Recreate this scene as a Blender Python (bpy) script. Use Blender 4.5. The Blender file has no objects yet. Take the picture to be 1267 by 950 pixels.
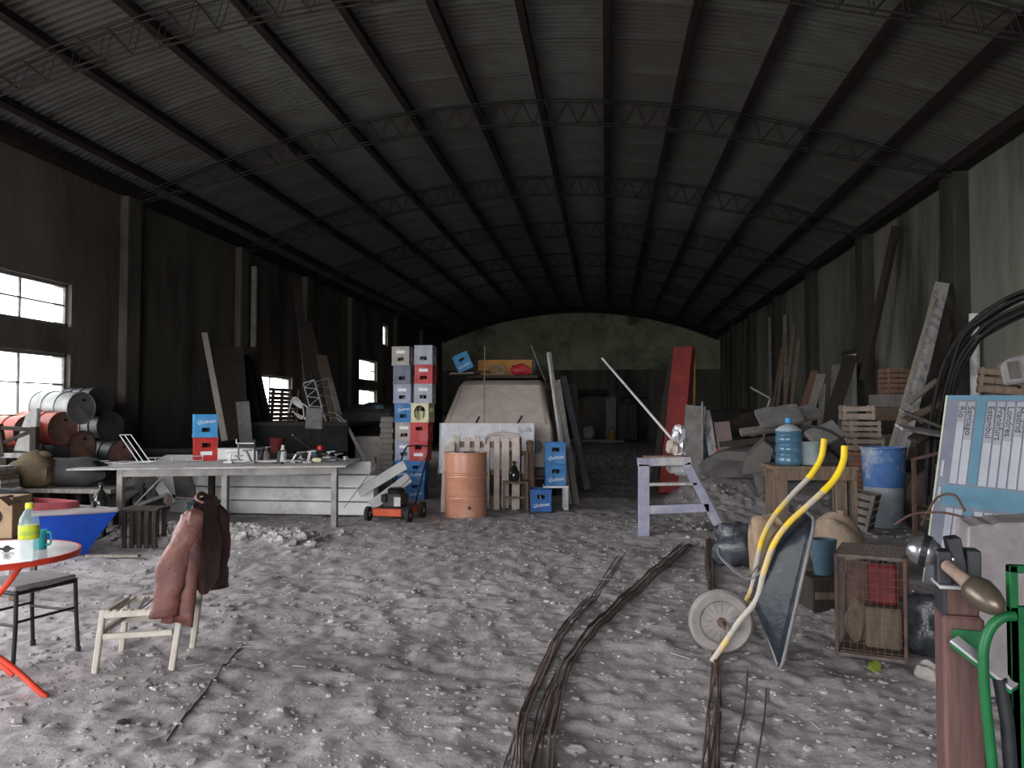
import bpy, bmesh, math, random
import numpy as np
from mathutils import Vector, Matrix, Quaternion
random.seed(7); np.random.seed(7)
SC = bpy.context.scene
COL = SC.collection
PI = math.pi
V = Vector

# ---------------------------------------------------------------- camera
F, CX, CY, EYE = 1000.0, 633.5, 475.0, 1.45
TH = math.atan(.035); PH = math.atan(.1165*math.cos(TH))
cam_d = bpy.data.cameras.new('camera'); cam = bpy.data.objects.new('camera', cam_d); COL.objects.link(cam)
cam_d.sensor_width = 36; cam_d.sensor_fit = 'HORIZONTAL'; cam_d.lens = F*36/1267
cam_d.clip_end = 300; cam_d.clip_start = .05
cam.location = (0, 0, EYE); cam.rotation_euler = (PI/2+TH, 0, PH)
SC.camera = cam

# ---------------------------------------------------------------- sky, light, exposure
w = bpy.data.worlds.new('sky'); SC.world = w; w.use_nodes = True
bg = w.node_tree.nodes['Background']
bg.inputs['Color'].default_value = (.97, .975, 1.0, 1); bg.inputs['Strength'].default_value = 1.0
SC.view_settings.view_transform = 'Standard'; SC.view_settings.look = 'None'
SC.view_settings.gamma = 1; SC.view_settings.use_curve_mapping = False
SC.view_settings.exposure = 3.5
SC.cycles.max_bounces = 8; SC.cycles.diffuse_bounces = 5; SC.cycles.glossy_bounces = 3
SC.cycles.transparent_max_bounces = 12; SC.cycles.transmission_bounces = 6
SC.cycles.caustics_reflective = False; SC.cycles.caustics_refractive = False
SC.cycles.use_denoising = True; SC.cycles.sample_clamp_indirect = 6

def portal(name, loc, rot, sx, sy):
    d = bpy.data.lights.new(name, 'AREA'); d.shape = 'RECTANGLE'; d.size = sx; d.size_y = sy
    d.cycles.is_portal = True
    o = bpy.data.objects.new(name, d); o.location = loc; o.rotation_euler = rot; COL.objects.link(o)
XL, XR, YB, YF = -8.2, 5.5, 40.0, -6.0      # the shed: left, right, back, open front
ZE, ZC = 5.2, 6.65                          # eave and crown height
portal('sky_portal_front', (-1.3, YF-.4, 2.9), (PI/2, 0, 0), 13.4, 6.0)
portal('sky_portal_added_opening', (XL-.4, 3.6, 2.2), (0, -PI/2, 0), 4.4, 6.8)  # for the side opening added out of view to brighten the floor
portal('sky_portal_window', (XL-.3, 10.2, 2.3), (0, -PI/2, 0), 2.6, 3.2)

# ---------------------------------------------------------------- placing helpers (points of the place)
def ray(px, py):
    x = (px-CX)/F; u = (CY-py)/F
    f = math.cos(TH)-u*math.sin(TH); z = math.sin(TH)+u*math.cos(TH)
    return V((x*math.cos(PH)-f*math.sin(PH), x*math.sin(PH)+f*math.cos(PH), z))
def at(px, py, Y): d = ray(px, py); return V((0, 0, EYE))+d*(Y/d.y)
def gnd(px, py, z=0.): d = ray(px, py); return V((0, 0, EYE))+d*((z-EYE)/d.z)
def atx(px, py, X): d = ray(px, py); return V((0, 0, EYE))+d*(X/d.x)

# ---------------------------------------------------------------- materials
MATS = {}
def mat(name, c1, c2=None, rough=.8, scale=6., bump=.0, metal=0., stretch=(1, 1, 1), detail=6., lo=.35, hi=.65,
        c3=None, s3=1.5, lo3=.5, hi3=.62, spec=.3, alpha=None, trans=0.):
    """procedural: two tones mixed by noise, an optional third tone in larger patches (stains, dust), fine bump"""
    if name in MATS: return MATS[name]
    m = bpy.data.materials.new(name); m.use_nodes = True; nt = m.node_tree; N = nt.nodes; L = nt.links
    b = N['Principled BSDF']
    tc = N.new('ShaderNodeTexCoord'); mp = N.new('ShaderNodeMapping'); mp.inputs['Scale'].default_value = stretch
    L.new(tc.outputs['Object'], mp.inputs['Vector'])
    n1 = N.new('ShaderNodeTexNoise'); n1.inputs['Scale'].default_value = scale; n1.inputs['Detail'].default_value = detail
    n1.inputs['Roughness'].default_value = .62
    L.new(mp.outputs[0], n1.inputs['Vector'])
    if c2 is None: c2 = tuple(min(1, k*.72) for k in c1)
    r1 = N.new('ShaderNodeValToRGB'); r1.color_ramp.elements[0].position = lo; r1.color_ramp.elements[1].position = hi
    r1.color_ramp.elements[0].color = (*c2, 1); r1.color_ramp.elements[1].color = (*c1, 1)
    L.new(n1.outputs['Fac'], r1.inputs[0]); out = r1.outputs[0]
    if c3 is not None:
        n3 = N.new('ShaderNodeTexNoise'); n3.inputs['Scale'].default_value = s3; n3.inputs['Detail'].default_value = 5
        n3.inputs['Roughness'].default_value = .65
        L.new(mp.outputs[0], n3.inputs['Vector'])
        mr = N.new('ShaderNodeMapRange'); mr.inputs[1].default_value = lo3; mr.inputs[2].default_value = hi3
        L.new(n3.outputs['Fac'], mr.inputs[0])
        mx = N.new('ShaderNodeMixRGB'); L.new(mr.outputs[0], mx.inputs[0]); L.new(out, mx.inputs[1])
        mx.inputs[2].default_value = (*c3, 1); out = mx.outputs[0]
    L.new(out, b.inputs['Base Color'])
    b.inputs['Roughness'].default_value = rough; b.inputs['Metallic'].default_value = metal
    b.inputs['Specular IOR Level'].default_value = spec
    if trans: b.inputs['Transmission Weight'].default_value = trans
    if alpha is not None: b.inputs['Alpha'].default_value = alpha
    if bump:
        bp = N.new('ShaderNodeBump'); bp.inputs['Strength'].default_value = bump; bp.inputs['Distance'].default_value = .02
        L.new(n1.outputs['Fac'], bp.inputs['Height']); L.new(bp.outputs[0], b.inputs['Normal'])
    MATS[name] = m
    return m

GRAIN = (1, 1, 9)
mat('dirt', (.425, .393, .40), (.31, .284, .288), .95, 11, .7, c3=(.25, .22, .217), s3=.55, lo3=.50, hi3=.72, detail=9)
mat('pebble', (.52, .49, .50), (.40, .37, .375), .9, 14)
mat('crumb', (.38, .35, .355), (.27, .245, .245), .95, 14)
mat('rubble', (.42, .40, .39), (.27, .25, .245), .95, 8, .5)
mat('straw', (.50, .45, .40), (.36, .32, .28), .9, 8)
mat('sheet', (.128, .128, .119), (.095, .093, .086), .75, 1.6, .0, c3=(.09, .085, .077), s3=.5)
mat('iron', (.030, .022, .019), (.015, .012, .011), .8, 8)
mat('truss_iron', (.042, .038, .034), (.025, .022, .02), .8, 8)
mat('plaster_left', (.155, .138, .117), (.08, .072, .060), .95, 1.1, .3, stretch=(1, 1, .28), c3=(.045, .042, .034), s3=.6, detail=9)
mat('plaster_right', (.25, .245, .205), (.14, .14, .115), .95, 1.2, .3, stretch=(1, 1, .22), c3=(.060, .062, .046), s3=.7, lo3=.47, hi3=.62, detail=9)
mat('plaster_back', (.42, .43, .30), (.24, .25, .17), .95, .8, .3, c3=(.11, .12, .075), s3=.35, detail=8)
mat('pilaster', (.075, .070, .058), (.04, .038, .032), .95, 2, .3, stretch=(1, 1, .3))
mat('concrete', (.16, .15, .14), (.09, .085, .08), .95, 3, .4)
mat('asphalt', (.33, .32, .30), (.26, .25, .24), .95, 3)
mat('steel_dark', (.05, .05, .055), (.025, .025, .03), .5, 10, metal=.4)
mat('win_frame', (.22, .22, .20), (.12, .11, .10), .7, 10)
mat('black', (.016, .016, .018), (.008, .008, .01), .5, 10)
mat('black_dull', (.022, .020, .020), (.010, .010, .011), .9, 6)
mat('rubber', (.03, .03, .032), (.018, .018, .02), .8, 12)
mat('wood_grey', (.26, .235, .21), (.15, .135, .12), .9, 5, .25, stretch=(6, 6, .7))
mat('wood_pale', (.40, .36, .31), (.27, .235, .20), .9, 5, .25, stretch=(6, 6, .7))
mat('wood_brown', (.20, .145, .105), (.115, .082, .060), .9, 5, .25, stretch=(6, 6, .7))
mat('wood_dark', (.055, .045, .038), (.028, .023, .020), .9, 5, .25, stretch=(6, 6, .7))
mat('wood_red', (.27, .155, .105), (.16, .095, .07), .9, 5, .2, stretch=(6, 6, .7))
mat('wood_slat', (.34, .275, .225), (.22, .17, .135), .9, 6, .2)
mat('plank_white', (.47, .455, .45), (.33, .315, .305), .85, 5, .2, stretch=(5, 5, .6), c3=(.20, .19, .185), s3=2.5)
mat('white_paint', (.80, .80, .81), (.66, .66, .66), .65, 4, .05, c3=(.36, .35, .34), s3=1.8, lo3=.52, hi3=.72)
mat('white_metal', (.66, .66, .66), (.45, .45, .46), .5, 8)
mat('cream_wood', (.56, .52, .46), (.40, .36, .31), .8, 9, .2)
mat('lavender', (.32, .32, .41), (.21, .21, .28), .85, 7, .2, c3=(.42, .40, .39), s3=3)
mat('red_paint', (.62, .055, .025), (.46, .04, .02), .45, 8)
mat('table_white', (.62, .56, .58), (.50, .44, .46), .30, 7, spec=.5)
mat('dusty_top', (.50, .48, .47), (.34, .325, .32), .9, 7, .2, c3=(.25, .235, .225), s3=2)
mat('post_grey', (.29, .275, .26), (.18, .17, .16), .9, 6, .2)
mat('leather', (.175, .072, .058), (.105, .044, .037), .5, 8, .9, c3=(.27, .15, .13), s3=3, lo3=.55, hi3=.75)
mat('leather_shaded', (.085, .037, .034), (.05, .024, .023), .5, 8, .9)  # same leather made darker: the shade on the jacket's back is in the colour
mat('blue_boat', (.012, .075, .45), (.008, .05, .34), .45, 5)
mat('deck', (.36, .32, .33), (.25, .22, .23), .8, 5)
mat('maroon', (.27, .045, .055), (.16, .03, .035), .6, 6)
mat('crate_blue', (.035, .17, .41), (.022, .115, .30), .55, 7, c3=(.15, .24, .36), s3=3, lo3=.55, hi3=.8)
mat('crate_deep', (.012, .10, .33), (.008, .07, .24), .5, 7)
mat('crate_sky', (.06, .30, .58), (.04, .22, .46), .5, 7)
mat('crate_red', (.50, .055, .06), (.36, .04, .045), .55, 7, c3=(.45, .17, .16), s3=3, lo3=.55, hi3=.8)
mat('crate_scarlet', (.46, .03, .025), (.30, .02, .02), .5, 7)
mat('crate_grey', (.40, .41, .46), (.28, .29, .34), .6, 7)
mat('crate_lavender', (.33, .35, .45), (.23, .25, .34), .6, 7)
mat('crate_slate', (.17, .19, .24), (.10, .12, .16), .6, 7)
mat('crate_beige', (.40, .37, .34), (.28, .26, .235), .6, 7)
mat('crate_cream', (.66, .65, .42), (.52, .50, .32), .55, 7)
mat('white_print', (.78, .80, .82), (.66, .68, .70), .6, 9)
mat('glass_dark', (.02, .025, .022), (.012, .014, .013), .12, 5, spec=.6)
mat('drum_orange', (.50, .235, .15), (.40, .185, .118), .30, 4, .03, c3=(.46, .27, .20), s3=2, lo3=.5, hi3=.75, spec=.5)
mat('drum_red', (.40, .055, .03), (.25, .04, .025), .5, 5, c3=(.14, .06, .045), s3=3)
mat('drum_grey', (.20, .20, .20), (.12, .12, .12), .35, 5, spec=.5)
mat('drum_end', (.20, .105, .075), (.10, .06, .05), .7, 7)
mat('drum_end_grey', (.135, .125, .12), (.07, .065, .065), .7, 7)
mat('drum_dark', (.035, .033, .035), (.02, .02, .022), .5, 5)
mat('van_dust', (.45, .395, .35), (.37, .32, .285), .95, 5, .1, c3=(.32, .28, .25), s3=1.2)
mat('van_side', (.105, .090, .078), (.07, .06, .055), .8, 3)
mat('panel_pale', (.58, .59, .62), (.46, .46, .48), .75, 6, .05, c3=(.24, .25, .27), s3=4, lo3=.56, hi3=.66)
mat('pallet_tan', (.50, .425, .375), (.36, .30, .265), .85, 6, .15)
mat('amber_board', (.47, .21, .035), (.34, .15, .03), .6, 5)
mat('red_plastic', (.42, .03, .045), (.28, .02, .03), .5, 6)
mat('mower_orange', (.62, .10, .03), (.42, .07, .03), .5, 8)
mat('mower_grey', (.075, .072, .072), (.04, .04, .04), .7, 9)
mat('beam_red', (.25, .036, .031), (.16, .027, .024), .75, 4, .1)
mat('foil', (.72, .72, .74), (.45, .45, .47), .3, 9, metal=.5)
mat('blue_jug', (.10, .23, .34), (.065, .165, .26), .12, 5, alpha=.6, spec=.6)
mat('jug_dust', (.38, .42, .45), (.30, .34, .37), .6, 8)
mat('teal_pot', (.36, .42, .43), (.26, .31, .32), .5, 6)
mat('yellow', (.80, .58, .015), (.66, .46, .02), .45, 7)
mat('yellow_worn', (.72, .48, .02), (.40, .365, .32), .6, 3.0, lo=.44, hi=.56)
mat('tray_black', (.022, .027, .036), (.012, .015, .02), .25, 7, .3, c3=(.15, .155, .17), s3=6, lo3=.63, hi3=.80, spec=.15)
mat('tray_rim', (.20, .195, .195), (.12, .115, .115), .6, 8)
mat('tyre_dust', (.30, .275, .26), (.20, .18, .17), .95, 8)
mat('rust', (.15, .085, .065), (.075, .048, .040), .9, 12, .2)
mat('rebar', (.17, .118, .10), (.09, .065, .058), .85, 16)
mat('wire', (.16, .13, .118), (.09, .075, .068), .7, 20)
mat('burlap', (.31, .235, .175), (.22, .165, .12), .95, 14, .4)
mat('paper_bag', (.36, .265, .175), (.25, .18, .115), .9, 9, .8)
mat('bin_bag', (.075, .082, .095), (.03, .033, .04), .25, 12, .7, spec=.6)
mat('blue_drum', (.09, .20, .46), (.05, .13, .34), .6, 5, c3=(.40, .43, .47), s3=2.2, lo3=.5, hi3=.62)
mat('drum_white', (.43, .46, .49), (.32, .35, .39), .8, 5, c3=(.16, .24, .42), s3=2.6, lo3=.56, hi3=.66)
mat('sign_pale', (.36, .37, .41), (.30, .31, .345), .6, 5)
mat('sign_violet', (.155, .168, .215), (.125, .137, .178), .6, 5)
mat('sign_teal', (.09, .20, .28), (.07, .165, .23), .6, 5)
mat('sign_grey', (.27, .275, .30), (.23, .235, .26), .6, 5)
mat('sign_edge', (.46, .47, .38), (.36, .37, .30), .6, 5)
mat('sign_text', (.05, .06, .09), (.04, .05, .07), .7, 5)
mat('slab_white', (.33, .31, .315), (.23, .21, .21), .95, 5, .5, c3=(.24, .20, .19), s3=2.6, lo3=.55, hi3=.68)
mat('machine_wood', (.135, .068, .06), (.08, .044, .04), .7, 6, .15, stretch=(8, 8, .6))
mat('machine_green', (.010, .125, .038), (.007, .085, .028), .45, 8)
mat('green_dark', (.008, .10, .03), (.006, .06, .02), .45, 8)
mat('grease_black', (.035, .038, .042), (.018, .02, .024), .45, 9, metal=.3)
mat('plate_grey', (.42, .40, .42), (.30, .29, .30), .6, 9)
mat('chrome', (.55, .56, .58), (.30, .31, .33), .22, 6, metal=.9)
mat('brass_dull', (.15, .12, .09), (.085, .07, .055), .36, 5, metal=.55)
mat('shaft_rust', (.29, .20, .165), (.18, .125, .10), .7, 12)
mat('cardboard', (.36, .25, .155), (.27, .185, .115), .9, 6)
mat('sack_brown', (.12, .085, .05), (.07, .05, .03), .95, 6, .4)
mat('tarp_dark', (.035, .033, .036), (.018, .017, .019), .7, 6, .3)
mat('pet', (.42, .56, .58), (.34, .48, .52), .08, 4, alpha=.34, spec=.6)
mat('pet_cap', (.70, .74, .05), (.60, .64, .04), .45, 6)
mat('pet_label', (.62, .66, .04), (.40, .50, .03), .5, 18)
mat('teal_mug', (.02, .30, .29), (.015, .23, .22), .35, 6)
mat('chair_seat_grey', (.30, .28, .29), (.22, .205, .21), .8, 6)
mat('clutter_grey', (.22, .215, .22), (.11, .105, .11), .7, 12)
mat('clutter_white', (.60, .60, .60), (.42, .42, .43), .6, 12)
mat('canister_red', (.20, .028, .03), (.12, .02, .02), .7, 8)
mat('tank_red', (.55, .02, .02), (.40, .015, .015), .4, 8)
mat('fabric_grey', (.17, .165, .16), (.11, .105, .10), .9, 12)
mat('teal_box', (.06, .105, .14), (.04, .075, .105), .8, 6)
mat('ochre', (.42, .27, .06), (.30, .19, .04), .8, 6)
mat('pink_panel', (.28, .18, .17), (.20, .165, .16), .8, 6)
mat('hose', (.032, .028, .027), (.018, .016, .016), .75, 10)
mat('leaf_green', (.42, .55, .10), (.33, .45, .07), .7, 9)
mat('tile_grey', (.21, .20, .19), (.13, .125, .12), .95, 5, .3)
mat('brick', (.30, .135, .085), (.20, .09, .06), .95, 7, .3)

# the window glass: old, dusty, lets the daylight through
m = bpy.data.materials.new('pane_glass'); m.use_nodes = True; nt = m.node_tree
for n in list(nt.nodes): nt.nodes.remove(n)
o_ = nt.nodes.new('ShaderNodeOutputMaterial'); t_ = nt.nodes.new('ShaderNodeBsdfTransparent'); g_ = nt.nodes.new('ShaderNodeBsdfTranslucent')
g_.inputs[0].default_value = (.9, .9, .88, 1); t_.inputs[0].default_value = (.94, .96, .95, 1)
x_ = nt.nodes.new('ShaderNodeMixShader'); nn = nt.nodes.new('ShaderNodeTexNoise'); nn.inputs['Scale'].default_value = 3
rr = nt.nodes.new('ShaderNodeMapRange'); rr.inputs[3].default_value = .05; rr.inputs[4].default_value = .3
nt.links.new(nn.outputs['Fac'], rr.inputs[0]); nt.links.new(rr.outputs[0], x_.inputs[0])
nt.links.new(t_.outputs[0], x_.inputs[1]); nt.links.new(g_.outputs[0], x_.inputs[2]); nt.links.new(x_.outputs[0], o_.inputs[0])
MATS['pane_glass'] = m

# ---------------------------------------------------------------- mesh helpers
def frame_of(d, hint=None):
    d = V(d).normalized()
    if hint is None: hint = V((0, 0, 1)) if abs(d.z) < .95 else V((0, 1, 0))
    n = V(hint); n = n-d*n.dot(d)
    if n.length < 1e-4: n = V((1, 0, 0))-d*d.x
    n.normalize(); s = d.cross(n).normalized()
    return d, n, s
class MB:
    def __init__(self): self.v = []; self.f = []
    def add(self, vs, fs):
        k = len(self.v); self.v += [tuple(p) for p in vs]; self.f += [tuple(i+k for i in q) for q in fs]; return self
    def box(self, c, s, R=None):
        c = V(c); h = [k/2 for k in s]; vs = []
        for z in (-1, 1):
            for x, y in ((-1, -1), (1, -1), (1, 1), (-1, 1)):
                p = V((x*h[0], y*h[1], z*h[2])); vs.append(c+(R @ p if R is not None else p))
        return self.add(vs, [(3, 2, 1, 0), (4, 5, 6, 7), (0, 1, 5, 4), (1, 2, 6, 5), (2, 3, 7, 6), (3, 0, 4, 7)])
    def bar(self, p0, p1, w_, t_, hint=None, seg=1, bow=0., jit=0., taper=1.):
        """a straight or slightly bowed bar; w_ across, t_ along the hint direction"""
        p0, p1 = V(p0), V(p1); d, n, s = frame_of(p1-p0, hint); vs = []; fs = []
        for i in range(seg+1):
            u = i/seg; c = p0.lerp(p1, u)+n*(bow*4*u*(1-u)); k = 1+(taper-1)*u
            a = w_/2*k*(1+random.uniform(-jit, jit)); b = t_/2*k*(1+random.uniform(-jit, jit))
            vs += [c-s*a-n*b, c+s*a-n*b, c+s*a+n*b, c-s*a+n*b]
        for i in range(seg):
            for j in range(4): a = i*4+j; b = i*4+(j+1) % 4; fs.append((a, b, b+4, a+4))
        fs += [(3, 2, 1, 0), tuple(seg*4+j for j in range(4))]
        return self.add(vs, fs)
    def tube(self, pts, r, n=8, caps=True):
        pts = [V(p) for p in pts]; m_ = len(pts); rs = r if isinstance(r, (list, tuple)) else [r]*m_
        vs = []; fs = []; prev = None
        for i, p in enumerate(pts):
            d = (pts[min(i+1, m_-1)]-pts[max(i-1, 0)]).normalized()
            if prev is None: _, a, b = frame_of(d)
            else:
                a = prev-d*prev.dot(d)
                if a.length < 1e-5: _, a, b = frame_of(d)
                a.normalize(); b = d.cross(a)
            prev = a
            for k in range(n): t = 2*PI*k/n; vs.append(p+(a*math.cos(t)+b*math.sin(t))*rs[i])
        for i in range(m_-1):
            for k in range(n): q = i*n+k; q2 = i*n+(k+1) % n; fs.append((q, q2, q2+n, q+n))
        if caps: fs += [tuple(range(n-1, -1, -1)), tuple((m_-1)*n+k for k in range(n))]
        return self.add(vs, fs)
    def lathe(self, prof, n=24, c=(0, 0, 0), R=None, closed=False):
        c = V(c); vs = []; fs = []; m_ = len(prof)
        for r, z in prof:
            for k in range(n):
                t = 2*PI*k/n; p = V((r*math.cos(t), r*math.sin(t), z)); vs.append(c+(R @ p if R is not None else p))
        for i in range(m_-1):
            for k in range(n): q = i*n+k; q2 = i*n+(k+1) % n; fs.append((q, q2, q2+n, q+n))
        if closed:
            for k in range(n): q = (m_-1)*n+k; q2 = (m_-1)*n+(k+1) % n; fs.append((q, q2, (k+1) % n, k))
        else:
            if prof[0][0] > 1e-6: fs.append(tuple(range(n-1, -1, -1)))
            if prof[-1][0] > 1e-6: fs.append(tuple((m_-1)*n+k for k in range(n)))
        return self.add(vs, fs)
    def prism(self, poly, e):
        """polygon of 3-D points pushed along the vector e"""
        p = [V(q) for q in poly]; n = len(p); e = V(e)
        return self.add(p+[q+e for q in p], [tuple(range(n-1, -1, -1)), tuple(range(n, 2*n))]+[(i, (i+1) % n, (i+1) % n+n, i+n) for i in range(n)])
    def grid(self, fn, nu, nv, closed_u=False):
        vs = [fn(i/(nu if closed_u else nu-1), j/(nv-1)) for j in range(nv) for i in range(nu)]; fs = []
        for j in range(nv-1):
            for i in range(nu if closed_u else nu-1):
                a = j*nu+i; b = j*nu+(i+1) % nu; fs.append((a, b, b+nu, a+nu))
        return self.add(vs, fs)
    def blob(self, c, r, amp=.15, n=14, m_=9, seed=0, flat=None):
        rn = random.Random(seed); ph = [(rn.uniform(1, 4), rn.uniform(1, 4), rn.uniform(0, 6), rn.uniform(.3, 1)) for _ in range(6)]
        vs = []; c = V(c)
        for j in range(m_+1):
            for i in range(n):
                a = 2*PI*i/n; b = PI*j/m_
                d = V((math.cos(a)*math.sin(b), math.sin(a)*math.sin(b), -math.cos(b)))
                k = 1+amp*sum(w_*math.sin(p*d.x*2+q*d.y*2+s+d.z*p) for p, q, s, w_ in ph)/2.5
                p = V((d.x*r[0]*k, d.y*r[1]*k, d.z*r[2]*k))
                if flat is not None: p.z = max(p.z, -flat)
                vs.append(c+p)
        fs = [(j*n+i, j*n+(i+1) % n, (j+1)*n+(i+1) % n, (j+1)*n+i) for j in range(m_) for i in range(n)]
        return self.add(vs, fs)
    def mesh(self, name, m_, smooth=None, bevel=0., weld=False):
        me = bpy.data.meshes.new(name); me.from_pydata(self.v, [], self.f); me.update()
        if bevel or weld:
            b = bmesh.new(); b.from_mesh(me)
            if weld: bmesh.ops.remove_doubles(b, verts=b.verts, dist=1e-5)
            if bevel: bmesh.ops.bevel(b, geom=b.edges[:], offset=bevel, segments=1, affect='EDGES', profile=.5, clamp_overlap=True)
            b.to_mesh(me); b.free()
        if smooth: me.shade_smooth(); me.set_sharp_from_angle(angle=math.radians(smooth))
        me.materials.append(MATS[m_] if isinstance(m_, str) else m_)
        return me
    def build(self, name, m_, parent=None, smooth=None, bevel=0., weld=False):
        return link(name, self.mesh(name, m_, smooth, bevel, weld), parent)
def link(name, data, parent=None, loc=None, rot=None):
    o = bpy.data.objects.new(name, data); COL.objects.link(o)
    if parent is not None: o.parent = parent
    if loc is not None: o.location = loc
    if rot is not None: o.rotation_euler = rot
    return o
LABELS = set()
def tag(o, label, cat, group=None, kind=None):
    if label in LABELS and not group: print('DUPLICATE LABEL', label)
    LABELS.add(label)
    o['label'] = label; o['category'] = cat
    if group: o['group'] = group
    if kind: o['kind'] = kind
    return o
def thing(name, label, cat, loc=(0, 0, 0), rz=0., group=None, rot=None):
    o = bpy.data.objects.new(name, None); COL.objects.link(o); o.location = loc
    o.rotation_euler = rot if rot is not None else (0, 0, rz); o.empty_display_size = .1
    return tag(o, label, cat, group)
def struct(o): o['kind'] = 'structure'; return o
def empty_struct(name, parent=None, loc=(0, 0, 0)):
    o = bpy.data.objects.new(name, None); COL.objects.link(o); o.location = loc
    if parent is not None: o.parent = parent
    return struct(o) if parent is None else o
def copy_tree(o, parent=None):
    c = o.copy(); COL.objects.link(c)
    if parent is not None: c.parent = parent
    for ch in list(o.children): copy_tree(ch, c)
    return c
def catmull(P, n=8):
    P = [V(p) for p in P]; Q = [P[0]*2-P[1]]+P+[P[-1]*2-P[-2]]; out = []
    for i in range(1, len(Q)-2):
        for k in range(n):
            t = k/n; a, b, c, d = Q[i-1], Q[i], Q[i+1], Q[i+2]
            out.append(.5*((2*b)+(c-a)*t+(2*a-5*b+4*c-d)*t*t+(3*b-a-3*c+d)*t**3))
    return out+[P[-1]]
def rotz(a): return Matrix.Rotation(a, 3, 'Z')
def axis_rot(d): return V((0, 0, 1)).rotation_difference(V(d).normalized()).to_matrix()
def text_mesh(s, size, m_, depth=.002, shear=0., name='lettering'):
    c = bpy.data.curves.new(name, 'FONT'); c.body = s; c.size = size; c.extrude = depth; c.shear = shear
    c.align_x = 'CENTER'; c.align_y = 'CENTER'; c.resolution_u = 3
    o = bpy.data.objects.new(name, c); COL.objects.link(o)
    bpy.context.view_layer.update()
    me = bpy.data.meshes.new_from_object(o.evaluated_get(bpy.context.evaluated_depsgraph_get()))
    bpy.data.objects.remove(o); bpy.data.curves.remove(c); me.materials.clear(); me.materials.append(MATS[m_]); me.name = name
    return me
def board(name, label, cat, p0, p1, w_, t_, m_, hint=(0, -1, .2), bow=.0, group=None, taper=1., cleats=0, nails=0):
    """a loose plank or panel: its own mesh, a little uneven, with optional cleats across it"""
    o = MB().bar(p0, p1, w_, t_, hint, seg=6, bow=bow, jit=.025, taper=taper).build(name, m_, bevel=min(.004, t_*.2))
    tag(o, label, cat, group)
    d, n, s = frame_of(V(p1)-V(p0), hint)
    for k in range(cleats):
        c = V(p0).lerp(V(p1), (k+.5)/cleats)+n*(t_/2+.012)
        MB().bar(c-s*w_*.48, c+s*w_*.48, .07, .024, n).build('cleat', m_, o)
    return o

# ================================================================ THE SETTING
# ---- floor: trodden dirt, lumpy, with a low berm of rubble by the long table and a heap towards the right wall
_rng = np.random.RandomState(3); _LAT = _rng.rand(128, 128)
def vnoise(x, y):
    x = np.asarray(x, float); y = np.asarray(y, float)
    xi = np.floor(x).astype(int); yi = np.floor(y).astype(int); fx = x-xi; fy = y-yi
    fx = fx*fx*(3-2*fx); fy = fy*fy*(3-2*fy); a = _LAT[xi % 128, yi % 128]; b = _LAT[(xi+1) % 128, yi % 128]
    c = _LAT[xi % 128, (yi+1) % 128]; d = _LAT[(xi+1) % 128, (yi+1) % 128]
    return (a*(1-fx)+b*fx)*(1-fy)+(c*(1-fx)+d*fx)*fy
def sstep(a, b, x): t = np.clip((x-a)/(b-a), 0, 1); return t*t*(3-2*t)
def mound(x, y):
    x = np.asarray(x, float); y = np.asarray(y, float)
    h = .46*sstep(.75, 1.7, x+.10*(13-y))*sstep(10.4, 13.3, y)*(1-sstep(19, 24, y))
    berm = np.exp(-((y-9.05+.12*(x+4.5))/.30)**2)*sstep(-6.3, -5.8, x)*(1-sstep(-3.6, -3.1, x))*.12
    return h+berm
def ground(x, y):
    x = np.asarray(x, float); y = np.asarray(y, float)
    h = mound(x, y)
    h = h+(vnoise(x*1.1+9, y*1.1)-.5)*.05+(vnoise(x*3.7, y*3.7+5)-.5)*.022+(vnoise(x*9+3, y*9)-.5)*.026+(vnoise(x*21, y*21)-.5)*.020
    rubbly = mound(x, y)/.1
    return h+np.clip(rubbly, 0, 1)*(vnoise(x*13+1, y*13)-.5)*.06
xs = np.concatenate([np.arange(-9.0, -4.2, .06), np.arange(-4.2, 2.6, .030), np.arange(2.6, 6.3, .08)])
ys = np.concatenate([np.arange(-6.2, 2.2, .3), np.arange(2.2, 7, .030), np.arange(7, 12, .055), np.arange(12, 20, .12), np.arange(20, 40.6, .5)])
GX, GY = np.meshgrid(xs, ys); GZ = ground(GX, GY)
nx, ny = len(xs), len(ys)
vs = np.stack([GX.ravel(), GY.ravel(), GZ.ravel()], 1)
ii = (np.arange(ny-1)[:, None]*nx+np.arange(nx-1)[None, :]).ravel()
fs = np.stack([ii, ii+1, ii+1+nx, ii+nx], 1)
me = bpy.data.meshes.new('floor'); me.from_pydata(vs.tolist(), [], fs.tolist()); me.shade_smooth(); me.materials.append(MATS['dirt'])
struct(link('floor', me))
def gz(x, y): return float(ground(x, y))
def on(p, dz=0.): return V((p[0], p[1], gz(p[0], p[1])+dz))
me = MB().add([(-60, -80, -.04), (60, -80, -.04), (60, YF+.05, -.04), (-60, YF+.05, -.04)], [(0, 1, 2, 3)]).mesh('yard_ground', 'asphalt')
struct(link('yard_ground', me))
me = MB().add([(-60, YF, -.04), (XL-.3, YF, -.04), (XL-.3, 60, -.04), (-60, 60, -.04)], [(0, 1, 2, 3)]).mesh('side_yard', 'asphalt')
struct(link('side_yard', me))

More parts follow.
